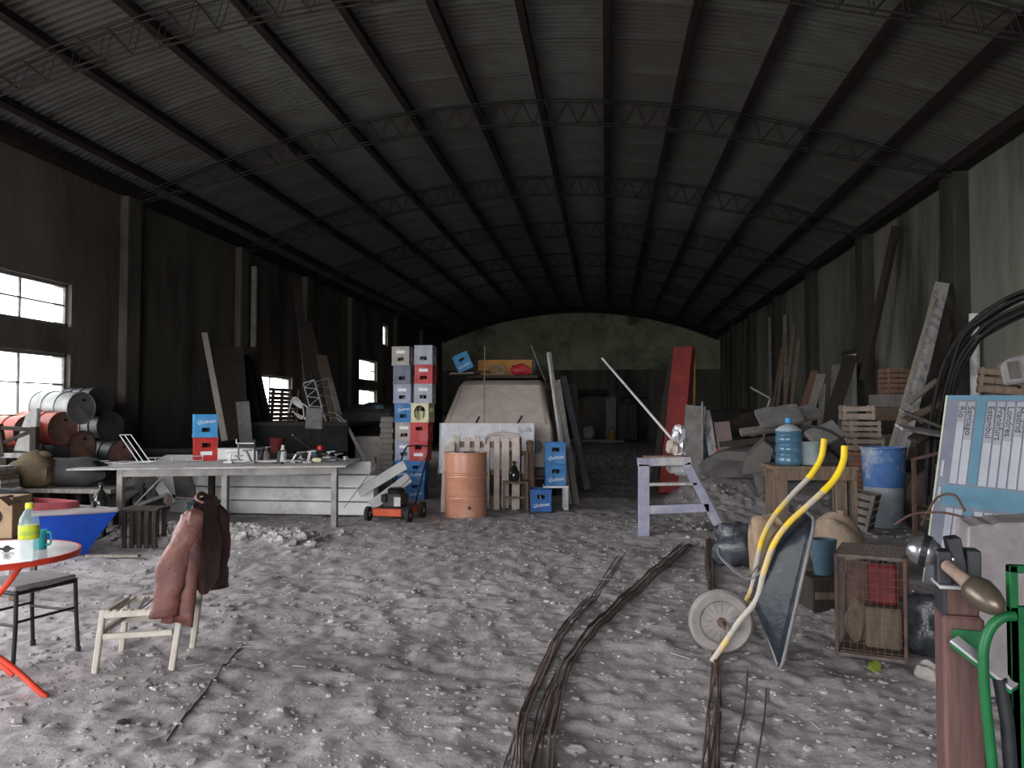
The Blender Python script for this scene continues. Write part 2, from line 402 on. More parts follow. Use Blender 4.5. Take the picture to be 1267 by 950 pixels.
def scatter(name, label, cat, n, m_, rmin, rmax, box, seed, flat=.6, dens=2.2):
    """small stones that nobody could count, as one mesh"""
    rn = np.random.RandomState(seed)
    t = (1+5**.5)/2
    ico = np.array([(-1, t, 0), (1, t, 0), (-1, -t, 0), (1, -t, 0), (0, -1, t), (0, 1, t), (0, -1, -t), (0, 1, -t), (t, 0, -1), (t, 0, 1), (-t, 0, -1), (-t, 0, 1)])/1.9
    fi = np.array([(0, 11, 5), (0, 5, 1), (0, 1, 7), (0, 7, 10), (0, 10, 11), (1, 5, 9), (5, 11, 4), (11, 10, 2), (10, 7, 6), (7, 1, 8), (3, 9, 4), (3, 4, 2), (3, 2, 6), (3, 6, 8), (3, 8, 9), (4, 9, 5), (2, 4, 11), (6, 2, 10), (8, 6, 7), (9, 8, 1)])
    vv = []; ff = []
    for k in range(n):
        y = box[2]+(box[3]-box[2])*rn.rand()**dens; x = rn.uniform(box[0], box[1])
        r = rmin+(rmax-rmin)*rn.rand()**3
        s = np.array([rn.uniform(.7, 1.4), rn.uniform(.7, 1.4), flat*rn.uniform(.6, 1.2)])*r
        a = rn.uniform(0, 6.3); p = ico*(1+rn.uniform(-.22, .22, (12, 1)))*s
        p = np.stack([p[:, 0]*math.cos(a)-p[:, 1]*math.sin(a), p[:, 0]*math.sin(a)+p[:, 1]*math.cos(a), p[:, 2]], 1)
        vv.append(p+[x, y, gz(x, y)+r*.12]); ff.append(fi+12*k)
    me = bpy.data.meshes.new(name); me.from_pydata(np.concatenate(vv).tolist(), [], np.concatenate(ff).tolist()); me.materials.append(MATS[m_])
    return tag(link(name, me), label, cat, kind='stuff')
scatter('gravel', 'pale chips and pebbles strewn over the dirt floor', 'gravel', 2600, 'pebble', .004, .013, (-5, 2.6, 2.4, 11), 11)
scatter('dirt_crumbs', 'grey brown clods and crumbs of earth on the floor', 'dirt', 8000, 'crumb', .007, .026, (-6, 2.6, 2.4, 11.5), 12, .55, 1.9)
scatter('mortar_rubble', 'broken pale mortar heaped in a low bank by the long table', 'rubble', 900, 'rubble', .015, .05, (-6.0, -3.25, 8.7, 9.45), 13, .7, 1.)
scatter('heap_rubble', 'loose earth and stones on the heap towards the right wall', 'rubble', 900, 'crumb', .012, .05, (.9, 5.2, 9, 15), 14, .6, 1.)
b = MB(); rn = random.Random(5)
for k in range(130):
    y = 2.6+8*rn.random()**1.7; x = rn.uniform(-3.6, 2.2); a = rn.uniform(0, 6.3); l = rn.uniform(.03, .13); z = gz(x, y)+.008
    b.bar((x, y, z), (x+l*math.cos(a), y+l*math.sin(a), z+rn.uniform(-.002, .01)), rn.uniform(.003, .009), .003)
tag(b.build('wood_splinters', 'straw'), 'pale straws and wood splinters lying about the dirt floor', 'splinters', kind='stuff')

# ---- walls
def wall_with_holes(name, axis_x, y0, y1, z0, z1, holes, thick, m_):
    """a wall along Y at X=axis_x, built of blocks round its openings"""
    b = MB(); yb = sorted({y0, y1, *[h[0] for h in holes], *[h[1] for h in holes]}); zb = sorted({z0, z1, *[h[2] for h in holes], *[h[3] for h in holes]})
    for i in range(len(yb)-1):
        for j in range(len(zb)-1):
            yc, zc = (yb[i]+yb[i+1])/2, (zb[j]+zb[j+1])/2
            if any(h[0] < yc < h[1] and h[2] < zc < h[3] for h in holes): continue
            b.box((axis_x, yc, zc), (thick, yb[i+1]-yb[i], zb[j+1]-zb[j]))
    return struct(b.build(name, m_))
HL = [(.2, 7.0, -.1, 4.4), (8.6, 11.57, 2.76, 3.42), (8.6, 11.57, .95, 2.34), (18.0, 20.45, 1.2, 2.36), (26.25, 28.35, 2.54, 3.27), (26.25, 28.35, 1.35, 2.24), (29.1, 29.75, 3.95, 4.72)]  # first hole is a made-up opening out of view, lets more daylight onto the floor
wl = wall_with_holes('wall_left', XL-.15, YF, YB, -.1, ZE+.1, HL, .3, 'plaster_left')
HR = [(18.05, 19.3, -.1, 2.75)]
wr = wall_with_holes('wall_right', XR+.15, YF, YB, -.1, ZE+.1, HR, .3, 'plaster_right')
# the dark room behind the doorway in the right wall
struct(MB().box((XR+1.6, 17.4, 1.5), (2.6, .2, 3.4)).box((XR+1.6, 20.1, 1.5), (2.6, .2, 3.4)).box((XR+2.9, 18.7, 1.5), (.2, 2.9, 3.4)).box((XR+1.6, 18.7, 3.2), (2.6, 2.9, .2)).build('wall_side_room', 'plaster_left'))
d1 = empty_struct('door_1', loc=(XR, 18.68, 0))
for s in (-1, 1): MB().box((-.02, s*.66, 1.38), (.12, .08, 2.76)).build('jamb', 'wood_dark', d1)
MB().box((-.02, 0, 2.79), (.14, 1.44, .09)).build('lintel', 'wood_dark', d1)
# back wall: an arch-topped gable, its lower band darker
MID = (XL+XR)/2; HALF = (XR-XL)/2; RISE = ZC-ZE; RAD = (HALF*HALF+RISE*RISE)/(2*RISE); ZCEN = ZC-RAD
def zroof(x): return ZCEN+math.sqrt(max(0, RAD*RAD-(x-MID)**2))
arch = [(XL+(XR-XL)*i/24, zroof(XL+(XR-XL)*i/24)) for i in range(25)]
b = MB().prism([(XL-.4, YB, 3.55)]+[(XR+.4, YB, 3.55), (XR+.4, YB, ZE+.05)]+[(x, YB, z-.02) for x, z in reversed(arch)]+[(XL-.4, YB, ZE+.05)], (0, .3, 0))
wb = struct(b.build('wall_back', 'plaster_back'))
b = MB()
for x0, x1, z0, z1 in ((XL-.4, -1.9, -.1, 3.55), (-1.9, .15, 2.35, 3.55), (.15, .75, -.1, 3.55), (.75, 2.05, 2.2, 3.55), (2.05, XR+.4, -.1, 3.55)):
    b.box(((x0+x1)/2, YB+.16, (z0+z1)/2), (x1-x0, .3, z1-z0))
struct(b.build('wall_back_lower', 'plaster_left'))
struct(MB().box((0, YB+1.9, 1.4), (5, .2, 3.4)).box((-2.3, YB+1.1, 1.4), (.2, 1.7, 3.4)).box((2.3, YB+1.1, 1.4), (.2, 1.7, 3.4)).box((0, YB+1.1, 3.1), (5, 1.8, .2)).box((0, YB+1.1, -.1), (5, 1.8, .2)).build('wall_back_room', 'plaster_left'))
# front: header and piers, the unseen right one widened to shade that side, the shed stands open to the yard behind the camera
b = MB(); FRX = 1.6
b.box((XL+.25, YF, 2.6), (.9, .3, 5.4)).box(((FRX+XR)/2+.2, YF, 2.6), (XR-FRX+.4, .3, 5.4))
b.prism([(XL, YF-.15, 5.05), (XR, YF-.15, 5.05)]+[(x, YF-.15, z-.02) for x, z in reversed(arch)], (0, .3, 0))
struct(b.build('wall_front', 'plaster_left'))
struct(MB().box((-.6, YB-.35, .06), (2.9, .7, .16)).build('trim_1', 'slab_white', bevel=.01))     # pale threshold at the far end
# pilasters on both walls
for y in (8.0, 13.0, 17.3, 21.3, 25.2, 30.8, 35.2):
    MB().box((XL+.06, y, ZE/2), (.16, .42, ZE)).build('pilaster', 'plaster_left', wl, bevel=.015)
for y in (4.6, 8.6, 13.2, 17.6, 22, 26.4, 30.8, 35.2):
    MB().box((XR-.10, y, ZE/2), (.24, .55, ZE)).build('pilaster', 'pilaster', wr, bevel=.015)
# eave beams
for k, x in enumerate((XL+.16, XR-.16)):
    struct(MB().bar((x, YF, ZE+.02), (x, YB, ZE+.02), .24, .17, (0, 0, 1)).build('trim_%d' % (k+2), 'iron'))
# pipes on the walls belong to the setting's walls
def pipe(parent, x, y, z0, z1, r, m_):
    MB().tube([(x, y, z0), (x, y, (z0+z1)/2), (x, y, z1)], r, 10).build('downpipe', m_, parent, smooth=40)
pipe(wr, XR-.1, 17.95, 1.6, 5.0, .06, 'plank_white'); pipe(wr, XR-.12, 12.55, .2, 2.9, .07, 'white_paint')
pipe(wr, XR-.1, 25.2, .5, 4.4, .07, 'post_grey'); pipe(wr, XR-.1, 27.5, .5, 4.6, .06, 'post_grey')
pipe(wl, XL+.28, 17.45, 1.3, 4.75, .07, 'post_grey')

# ---- windows of the left wall
def window(n, y0, y1, z0, z1, ny_, nz_):
    wdw = empty_struct('window_%d' % n, loc=(XL-.10, 0, 0)); b = MB(); t = .05
    for z in (z0+t/2, z1-t/2): b.box((0, (y0+y1)/2, z), (.06, y1-y0, t))
    for y in (y0+t/2, y1-t/2): b.box((0, y, (z0+z1)/2), (.06, t, z1-z0))
    b.build('window_frame', 'win_frame', wdw)
    for i in range(1, ny_): MB().box((0, y0+(y1-y0)*i/ny_, (z0+z1)/2), (.035, .03, z1-z0-.1)).build('mullion', 'win_frame', wdw)
    for j in range(1, nz_): MB().box((0, (y0+y1)/2, z0+(z1-z0)*j/nz_), (.034, y1-y0-.1, .022)).build('glazing_bar', 'win_frame', wdw)
    for i in range(ny_):
        for j in range(nz_):
            if n == 2 and (i, j) == (1, 0): continue
            ya, yb = y0+.05+(y1-y0-.1)*i/ny_+.012, y0+.05+(y1-y0-.1)*(i+1)/ny_-.012; za, zb = z0+.05+(z1-z0-.1)*j/nz_+.01, z0+.05+(z1-z0-.1)*(j+1)/nz_-.01
            MB().box((0, (ya+yb)/2, (za+zb)/2), (.006, yb-ya, zb-za)).build('pane', 'pane_glass', wdw)
for k, (h, g) in enumerate(zip(HL[1:], ((3, 2), (3, 3), (2, 2), (1, 2), (1, 2), (1, 1)))): window(k+1, *h, *g)

# ---- roof: corrugated sheets on purlins on arched lattice trusses
ceil = empty_struct('ceiling')
A0 = math.asin(HALF/RAD); NS = 4; DA = 2*A0/NS; SW = 1.08; PITCH = .12
def sheet_fn(u, v):
    y = u*(SW+.11); a = (v-.5)*(DA*1.02); r = RAD+.070+.032*math.cos(2*PI*y/PITCH)
    return (r*math.sin(a), y, r*math.cos(a))
sheet_me = MB().grid(sheet_fn, 10*7+1, 9).mesh('roof_sheet', 'sheet', smooth=60)
nrow = int((YB-YF+.6)/SW)+1
for i in range(nrow):
    for k in range(NS):
        o = link('roof_sheet', sheet_me, ceil); a = -A0+DA*(k+.5)
        lift = .012*((i*3+k) % 2)
        o.location = (MID+lift*math.sin(a), YF-.2+SW*i, ZCEN+lift*math.cos(a)); o.rotation_euler = (random.uniform(-.0012, .0012), a, 0)
for k in range(13):
    x = -7.63+1.095*k
    if x > XR-.3: break
    a = math.asin((x-MID)/RAD); b = MB()
    n = V((math.sin(a), 0, math.cos(a))); c = V((MID, 0, ZCEN))+n*(RAD-.035)
    b.bar((c.x, YF-.1, c.z), (c.x, YB, c.z), .10, .13, n)
    b.build('purlin', 'iron', ceil)
def truss(y):
    t = empty_struct('truss', ceil); n = 36; r1 = RAD-.12
    def rr0(a): return r1-.06-.32*(1-abs(a/A0)**5)
    def tp(r, a, dy): return (MID+r*math.sin(a), y+dy, ZCEN+r*math.cos(a))
    for nm in ('top_chord', 'bottom_chord'):
        b = MB()
        for dy in (-.06, .06):
            b.tube([tp(r1 if nm == 'top_chord' else rr0(a), a, dy) for a in [(-A0+2*A0*i/n)*.985 for i in range(n+1)]], .012, 5)
        b.build(nm, 'truss_iron', t)
    b = MB(); m_ = 74
    for i in range(m_):
        a, c = (-A0+2*A0*i/m_)*.985, (-A0+2*A0*(i+1)/m_)*.985; ra, rc = (rr0(a), r1) if i % 2 == 0 else (r1, rr0(c))
        for dy in (-.06, .06): b.tube([tp(ra, a, dy), tp(rc, c, dy)], .006, 4, False)
        b.tube([tp(ra, a, -.06), tp(ra, a, .06)], .006, 4, False)
    b.build('lattice_web', 'truss_iron', t)
for y in (-4, .25, 4.5, 8.72, 13.0, 17.3, 21.5, 25.8, 30.0, 34.3): truss(y)
# arched edge beam at the far gable
b = MB(); r = RAD-.13
for i in range(24):
    a, c = -A0+2*A0*i/24, -A0+2*A0*(i+1)/24
    b.bar((MID+r*math.sin(a), YB-.15, ZCEN+r*math.cos(a)), (MID+r*math.sin(c), YB-.15, ZCEN+r*math.cos(c)), .3, .3, (0, -1, 0))
struct(b.build('trim_4', 'iron'))

# ================================================================ THINGS IN THE MIDDLE
# ---- bottle crates
CW, CD, CH = .300, .395, .318
logo_me = text_mesh('Quilmes', .070, 'white_print', .0015, .35)
logo_small = text_mesh('Quilmes', .062, 'white_print', .0015, .35)
def crate_body(m_, oval=False):
    b = MB(); t = .011; w_, d, h = CW, CD, CH
    hw, hh, hz = .11, .062, .215           # hand hole
    for s in (-1, 1):                      # short walls (front and back) round their hand holes
        y = s*(d/2-t/2)
        if oval:
            n = 20; ring_o = []; ring_i = []
            for k in range(n):
                a = 2*PI*k/n; c_, s_ = math.cos(a), math.sin(a); q = max(abs(c_)/(w_/2-.002), abs(s_)/(h/2-.012))
                ring_o.append(V((c_/q, y-t/2, h/2+s_/q))); ring_i.append(V((c_*.098, y-t/2, h/2+s_*.125)))
            e = V((0, t, 0))
            for k in range(n):
                j = (k+1) % n; b.prism([ring_o[k], ring_o[j], ring_i[j], ring_i[k]], e)
        else:
            b.box((-(hw/2+w_/2)/2, y, h/2), (w_/2-hw/2, t, h)); b.box(((hw/2+w_/2)/2, y, h/2), (w_/2-hw/2, t, h))
            b.box((0, y, (hz-hh/2)/2), (hw, t, hz-hh/2)); b.box((0, y, (hz+hh/2+h)/2), (hw, t, h-hz-hh/2))
        b.box((0, s*(d/2-.004), h-.012), (w_+.012, .024, .024)); b.box((0, s*(d/2-.004), .010), (w_+.004, .018, .020))
    for s in (-1, 1):                      # long walls with two hand holes and ribs
        x = s*(w_/2-t/2); b.box((x, 0, .085), (t, d-2*t, .17)); b.box((x, 0, h-.04), (t, d-2*t, .08))
        for y in (-d/2+.055, 0, d/2-.055): b.box((x, y, h/2), (t*1.5, .075, h-.01))
        b.box((s*(w_/2-.004), 0, h-.012), (.024, d, .024))
    b.box((0, 0, .008), (w_-2*t, d-2*t, .012))
    return b.mesh('crate_body', m_)
def crate_cells(m_):
    b = MB()
    for k in (-1, 1): b.box((k*.048, 0, .10), (.004, CD-.03, .17))
    for k in (-1, 0, 1): b.box((0, k*.095, .10), (CW-.03, .004, .17))
    return b.mesh('cell_divider', m_)
CB = {}
def crate(label, m_, loc, rz=0., down=False, logo=False, bottles=0, badge=False, oval=False, group=None, rx=0., small=False):
    if (m_, oval) not in CB: CB[(m_, oval)] = crate_body(m_, oval), crate_cells(m_)
    body, cells = CB[(m_, oval)]
    t = thing('bottle_crate', label, 'crate', loc, rz, group)
    if rx: t.rotation_euler = (rx, 0, rz)
    k = -1 if down else 1; z0 = CH if down else 0
    bo = link('crate_body', body, t, (0, 0, z0), (0, PI if down else 0, 0))
    link('cell_divider', cells, t, (0, 0, z0), (0, PI if down else 0, 0))
    lz = .215 if down else .095
    if logo:
        for s, r in ((-1, 0), (1, PI)): link('lettering', logo_small if small else logo_me, t, (0, s*(CD/2+.002), lz), (PI/2, -.12, r))
    if badge:
        MB().box((0, -CD/2-.001, lz+.01), (.15, .003, .05)).build('badge', 'white_print', t)
    if bottles:
        for i in range(bottles):
            x = -.096+.096*(i % 3); y = -.142+.095*(i//3)
            MB().lathe([(.001, .016), (.040, .016), (.040, .17), (.016, .235), (.014, .285), (.016, .286), (.016, .296), (.001, .297)], 10, (x, y, 0)).build('bottle', 'glass_dark', t, smooth=50)
    return t
TOWER_R = [('crate_grey', dict(down=True, badge=False), 'pale grey bottle crate on top of the right crate tower'),
           ('crate_red', dict(down=True, badge=True), 'red bottle crate with white badge, second from top of right tower'),
           ('crate_grey', dict(down=True, badge=True), 'pale grey crate between red and cream crates in right tower'),
           ('crate_cream', dict(oval=True), 'cream yellow crate with a large oval opening in right tower'),
           ('crate_red', dict(), 'red bottle crate right under the cream crate'),
           ('crate_red', dict(badge=True), 'lower red bottle crate standing on blue crates in right tower'),
           ('crate_blue', dict(logo=True, small=True), 'blue bottle crate second from the floor in right tower'),
           ('crate_blue', dict(logo=True, small=True), 'blue bottle crate on the floor under the right tower')]
px_r = [526, 526, 525.5, 522.5, 521.5, 520, 517.5, 516]
for k, ((m_, kw, lab), px) in enumerate(zip(TOWER_R, px_r)):
    p = at(px, 600, 13.25); crate(lab, m_, (p.x, 13.25+.02*(k % 2), CH*(7-k)+.012), random.uniform(-.05, .05), **kw)
TOWER_L = [('crate_beige', dict(down=True, badge=True), 'dusty beige bottle crate on top of the left crate tower'),
           ('crate_slate', dict(down=True), 'dark slate bottle crate second from top of left tower'),
           ('crate_lavender', dict(down=True, badge=True), 'lavender grey crate right above the blue one in left tower'),
           ('crate_blue', dict(down=True, logo=True, small=True), 'blue bottle crate halfway down the left tower'),
           ('crate_beige', dict(down=True, badge=True), 'dusty beige crate right under the blue one in left tower'),
           ('crate_lavender', dict(down=True, badge=True), 'lavender grey crate low in left tower above a blue crate'),
           ('crate_blue', dict(logo=True), 'blue crate low in left tower behind the tilted white gutters'),
           ('crate_slate', dict(), 'dark crate at the foot of the left tower')]
px_l = [499, 500, 501, 502, 502.5, 502.5, 502, 502]
for k, ((m_, kw, lab), px) in enumerate(zip(TOWER_L, px_l)):
    p = at(px, 600, 13.45); crate(lab, m_, (p.x, 13.45+.02*(k % 2), CH*(7-k)+.012), random.uniform(-.05, .05), **kw)
# two crates on a little stand, one on the floor
p = at(687, 640, 12.2)
st = thing('crate_stand', 'pale blue wooden stand under two blue bottle crates', 'stand', (p.x, 12.2, 0), .12)
for x in (-.15, .15):
    for y in (-.16, .16):
        if not (x < 0 and y < 0): MB().bar((x, y, 0), (x, y, .33), .07, .05).build('leg', 'panel_pale', st)
MB().box((0, 0, .345), (.37, .42, .03)).build('stand_top', 'panel_pale', st)
crate('blue bottle crate of the lower two on the pale stand', 'crate_blue', (p.x, 12.2, .362), .12, logo=True, bottles=12)
crate('blue bottle crate stacked uppermost on the pale stand', 'crate_blue', (p.x, 12.2, .362+CH+.003), .10, logo=True, bottles=12)
p = gnd(668, 634); crate('deep blue bottle crate alone on the floor by the van', 'crate_deep', (p.x, p.y+.2, .012), .08, logo=True, bottles=9)

# ---- orange oil drum
def drum_profile(R_, H_, rings=(.34, .67), wave=True):
    pr = [(.001, .02), (R_-.02, .02), (R_-.02, 0), (R_+.006, 0), (R_+.006, .018), (R_, .024)]
    for f in rings:
        z = H_*f
        if wave: pr += [(R_, z-.085), (R_+.008, z-.073), (R_, z-.061), (R_+.008, z-.049), (R_, z-.037)]
        pr += [(R_, z-.022), (R_+.014, z-.008), (R_+.014, z+.008), (R_, z+.022)]
    pr += [(R_, H_-.024), (R_+.006, H_-.018), (R_+.006, H_), (R_-.014, H_), (R_-.014, H_-.02)]
    return pr
p = gnd(572, 642)
dr = thing('oil_drum', 'orange brown steel oil drum standing before the van', 'drum', (p.x, p.y+.28, .01))
MB().lathe(drum_profile(.292, .885), 40).build('barrel_wall', 'drum_orange', dr, smooth=35)
MB().lathe([(.001, .80), (.275, .80), (.275, .815), (.001, .82)], 32).build('drum_filling', 'wood_grey', dr)
for k in range(9):
    a = k*1.3; r = .08+.15*((k*37) % 10)/10
    MB().blob((r*math.cos(a), r*math.sin(a), .855), (.07, .055, .035), .25, 8, 6, k).build('scrap', ('clutter_grey', 'wood_pale', 'black_dull', 'plank_white')[k % 4], dr, smooth=60)
MB().lathe([(.018, -.006), (.022, .006), (.012, .012)], 8, (.10, -.294, .14), axis_rot((0, -1, 0))).build('bung', 'black', dr)

# ---- dusty van
vx0, vx1, vy = -2.78, -.86, 13.3
van = thing('dusty_van', 'dust covered van parked nose forward among crates and pallets', 'van', ((vx0+vx1)/2, vy, 0))
W2 = (vx1-vx0)/2
prof = [(0.0, .35), (-.02, .75), (.06, 1.22), (.62, 1.93), (.85, 2.02), (3.9, 2.04), (4.35, 1.75), (4.45, .9), (4.45, .35)]   # (y, z)
def inset(z): return 0 if z < 1.2 else .26*(z-1.2)/.82
b = MB(); n = len(prof); vsn = []
for s in (-1, 1): vsn += [(s*(W2-inset(z)), y, z) for y, z in prof]
b.add(vsn, [tuple(range(n)), tuple(range(2*n-1, n-1, -1))]+[(i+n, (i+1) % n+n, (i+1) % n, i) for i in range(n)])
b.build('van_body', 'van_dust', van, bevel=.05, smooth=40)
def onscreen(x, f, d=.0): z = 1.22+.71*f; y = .06+.56*f; nn_ = V((0, -.71, .56)).normalized(); return V((x, y, z))+nn_*d
ws = MB().add([onscreen(-W2+.16, .06, .012), onscreen(W2-.16, .06, .012), onscreen(W2-.30, .93, .012), onscreen(-W2+.30, .93, .012)], [(0, 1, 2, 3)])
ws.build('windscreen', 'van_dust', van)
b = MB(); q = [onscreen(-W2+.14, .04, .014), onscreen(W2-.14, .04, .014), onscreen(W2-.28, .95, .014), onscreen(-W2+.28, .95, .014)]
for k in range(4): b.bar(q[k], q[(k+1) % 4], .03, .02)
b.build('screen_seal', 'van_dust', van)
MB().bar(onscreen(.35, .02, .03), onscreen(.42, .22, .03), .02, .015).build('wiper', 'black_dull', van)
MB().bar(onscreen(-.35, .02, .03), onscreen(-.30, .20, .03), .02, .015).build('wiper', 'black_dull', van)
MB().box((0, -.08, .47), (W2*2+.04, .10, .16)).build('bumper', 'steel_dark', van, bevel=.02)
for s in (-1, 1):
    MB().lathe([(.001, 0), (.10, 0), (.11, .03), (.001, .05)], 18, (s*.68, -.005, .88), axis_rot((0, -1, 0))).build('headlamp', 'clutter_grey', van, smooth=40)
    MB().box((s*(W2-.02), .35, 1.34), (.06, .05, .09)).build('mirror_arm', 'black_dull', van)
    for y in (.75, 3.55):
        MB().lathe([(.001, -.09), (.20, -.09), (.31, -.07), (.32, 0), (.31, .07), (.20, .09), (.001, .09)], 22, (s*(W2-.10), y, .32), axis_rot((1, 0, 0))).build('wheel', 'rubber', van, smooth=40)
for y0, y1 in ((.75, 1.25), (1.45, 2.5), (2.7, 3.8)):          # side glass on the right flank
    def sp(y, z, d): return V((W2-inset(z)+d, y, z))
    MB().prism([sp(y0+.02, 1.32, .006), sp(y1, 1.32, .006), sp(y1, 1.82, .006), sp(y0+.18, 1.82, .006)], (.012, 0, .004)).build('side_window', 'glass_dark', van)
    bb = MB(); q = [sp(y0, 1.30, .014), sp(y1+.03, 1.30, .014), sp(y1+.03, 1.85, .014), sp(y0+.17, 1.85, .014)]
    for k in range(4): bb.bar(q[k], q[(k+1) % 4], .03, .02)
    bb.build('window_rim', 'van_side', van)
MB().box((W2-.0, 1.35, .95), (.012, .02, 1.1)).build('door_seam', 'black_dull', van)
MB().box((0, 2.1, 2.08), (1.25, 2.4, .05)).build('roof_rack', 'wood_dark', van)
# load on the van roof
RT = 2.11
def vp(px, y): return at(px, 460, y).x
crate('sky blue bottle crate tipped on its edge on the van roof', 'crate_sky', (vp(577, 14.15), 14.15, RT+.10), .15, logo=True, rx=0)
crt = [o for o in COL.objects if o.get('label', '').startswith('sky blue bottle crate tipped')][0]
crt.rotation_euler = (.15, -.42, .1); crt.scale = (.92, .92, .92); crt.location.z = RT+.105
o = thing('amber_panel', 'amber board standing on edge on the van roof', 'board', (vp(625, 15.0), 15.0, RT))
MB().box((0, 0, .16), (1.02, .03, .32)).build('panel_face', 'amber_board', o)
MB().box((.55, .02, .16), (.05, .12, .32)).build('panel_end', 'black', o)
o = MB().blob((vp(645, 14.4), 14.4, RT+.10), (.20, .10, .10), .3, 12, 8, 3).build('red_plastic_scrap', 'red_plastic', smooth=50); o.rotation_euler = (0, 0, 0)
tag(o, 'crumpled red plastic piece lying before the amber board on the van', 'plastic')
o = thing('drawer_frame', 'small brown wooden frame with slots on the van roof', 'frame', (vp(615, 14.25), 14.25, RT))
for z in (.03, .15): MB().box((0, 0, z), (.30, .04, .05)).build('rail', 'wood_brown', o)
for x in (-.13, 0, .13): MB().box((x, 0, .09), (.05, .035, .09)).build('stile', 'wood_brown', o)
for k, (px, y, l, m_) in enumerate(((572, 14.0, .42, 'wood_grey'), (588, 14.15, .50, 'wood_dark'), (575, 14.35, .55, 'wood_brown'))):
    x = vp(px, y); a = (.1, -.15, .3, -.5)[k]
    board('roof_plank', ('short grey plank on the van roof under the tipped crate', 'short dark plank on the van roof beside the tipped crate', 'brown plank across the van roof behind the tipped crate', 'whitish plank end on the van roof by the red plastic')[k], 'plank', (x-l/2, y-a*l/2, RT+.02+.03*k % .06), (x+l/2, y+a*l/2, RT+.03+.03*k % .06), .10, .03, m_, (0, 0, 1))
# thin stick before the windscreen
p0, p1 = at(598, 575, 12.7), at(600, 428, 13.75)
o = MB().tube([V((p0.x, p0.y, .02)), p0.lerp(p1, .5), p1], .011, 6).build('thin_stick', 'wood_grey', smooth=40); tag(o, 'thin upright stick leaning on the dusty windscreen', 'stick')

# ---- things leaning at the van's nose
p = at(602, 560, 12.75)
o = thing('stained_sheet', 'pale bluish stained sheet leaning on the van front', 'panel', (p.x, 12.72, .48), rot=(-.10, 0, 0))
MB().box((0, 0, .40), (1.52, .02, .80)).build('sheet_face', 'panel_pale', o)
for s in (-1, 1): MB().box((s*.755, -.003, .40), (.02, .03, .80)).build('sheet_edge', 'crate_grey', o)
for s in (-.6, .6): MB().box((s, .0, -.235), (.06, .05, .49)).build('prop_leg', 'wood_grey', o)
p = gnd(588, 630)
pal = thing('upright_pallet', 'tan wooden pallet on end with rounded frame behind the drum', 'pallet', (at(600, 630, 11.95).x, 11.98, 0), rot=(-.06, 0, 0))
pw, ph = 1.00, 1.10
for k, x in enumerate((-.44, -.28, -.13, .02, .17, .30, .44)):
    MB().box((x, 0, ph/2), (.085 if k not in (5,) else .11, .03, ph-.06*(k % 2))).build('slat', 'pallet_tan', pal, bevel=.006)
for z in (.12, .55, .97): MB().box((0, .055, z), (pw, .08, .09)).build('crosspiece', 'wood_brown', pal)
MB().tube(catmull([(-.02, -.03, .98), (.02, -.03, 1.09), (.25, -.03, 1.13), (.46, -.03, 1.10), (.50, -.03, 1.0), (.50, -.03, .02)], 5), .022, 8).build('bent_rail', 'pallet_tan', pal, smooth=50)
MB().box((.515, .06, .55), (.02, .16, 1.06)).build('pallet_side', 'teal_box', pal)
for k, (px, l) in enumerate(((549, .95), (556, 1.0))):
    x = at(px, 600, 11.6).x
    board('short_board', ('short tan board upright left of the orange drum', 'second short tan board beside the orange drum')[k], 'board', (x, 11.60+.05*k, .0), (x-.03, 11.95, l), .09, .03, 'pallet_tan')
# little wooden chair in the gap
def wooden_chair(label, loc, rz, m_, w_=.38, sh=.42, bh=.86, slats=5):
    t = thing('wooden_chair', label, 'chair', loc, rz)
    MB().box((0, 0, sh), (w_, w_, .03)).build('seat', m_, t, bevel=.006)
    for x in (-1, 1):
        MB().bar((x*(w_/2-.02), -w_/2+.02, 0), (x*(w_/2-.02), -w_/2+.02, sh), .035, .035).build('leg', m_, t)
        MB().bar((x*(w_/2-.02), w_/2-.02, 0), (x*(w_/2-.02), w_/2+.04, bh), .035, .035).build('leg', m_, t)
    MB().box((0, w_/2+.03, bh-.03), (w_, .03, .07)).build('top_rail', m_, t)
    for k in range(slats):
        x = -w_/2+.05+(w_-.1)*k/(slats-1); MB().box((x, w_/2+.01, (sh+bh)/2), (.03, .018, bh-sh-.05)).build('slat', m_, t)
    for y in (-w_/2+.02, w_/2-.02): MB().box((0, y, sh*.48), (w_-.05, .02, .03)).build('stretcher', m_, t)
    return t
p = at(637, 632, 11.9); wooden_chair('dark wooden slat chair between the upright pallet and blue crate', (p.x, 12.0, .0), .1, 'wood_brown')
o = thing('demijohn', 'dark glass jug standing on the wooden slat chair', 'jug', (p.x-.02, 11.98, .437))
MB().lathe([(.001, 0), (.075, 0), (.085, .03), (.085, .13), (.04, .20), (.022, .23), (.022, .27), (.027, .275), (.027, .29), (.001, .29)], 16).build('jug_body', 'glass_dark', o, smooth=50)
MB().tube(catmull([(.03, 0, .26), (.08, 0, .25), (.085, 0, .17)], 4), .008, 6).build('handle', 'glass_dark', o)
p = at(657, 605, 12.05)
o = thing('wooden_cone', 'tapered brown wooden post foot beside the blue crates', 'post', (at(655, 605, 12.35).x, 12.42, 0))
MB().lathe([(.10, 0), (.09, .35), (.055, .62), (.05, .95)], 10).build('shaft', 'wood_red', o, smooth=30); MB().lathe([(.06, .95), (.06, 1.0), (.03, 1.02)], 10).build('cap', 'wood_brown', o)

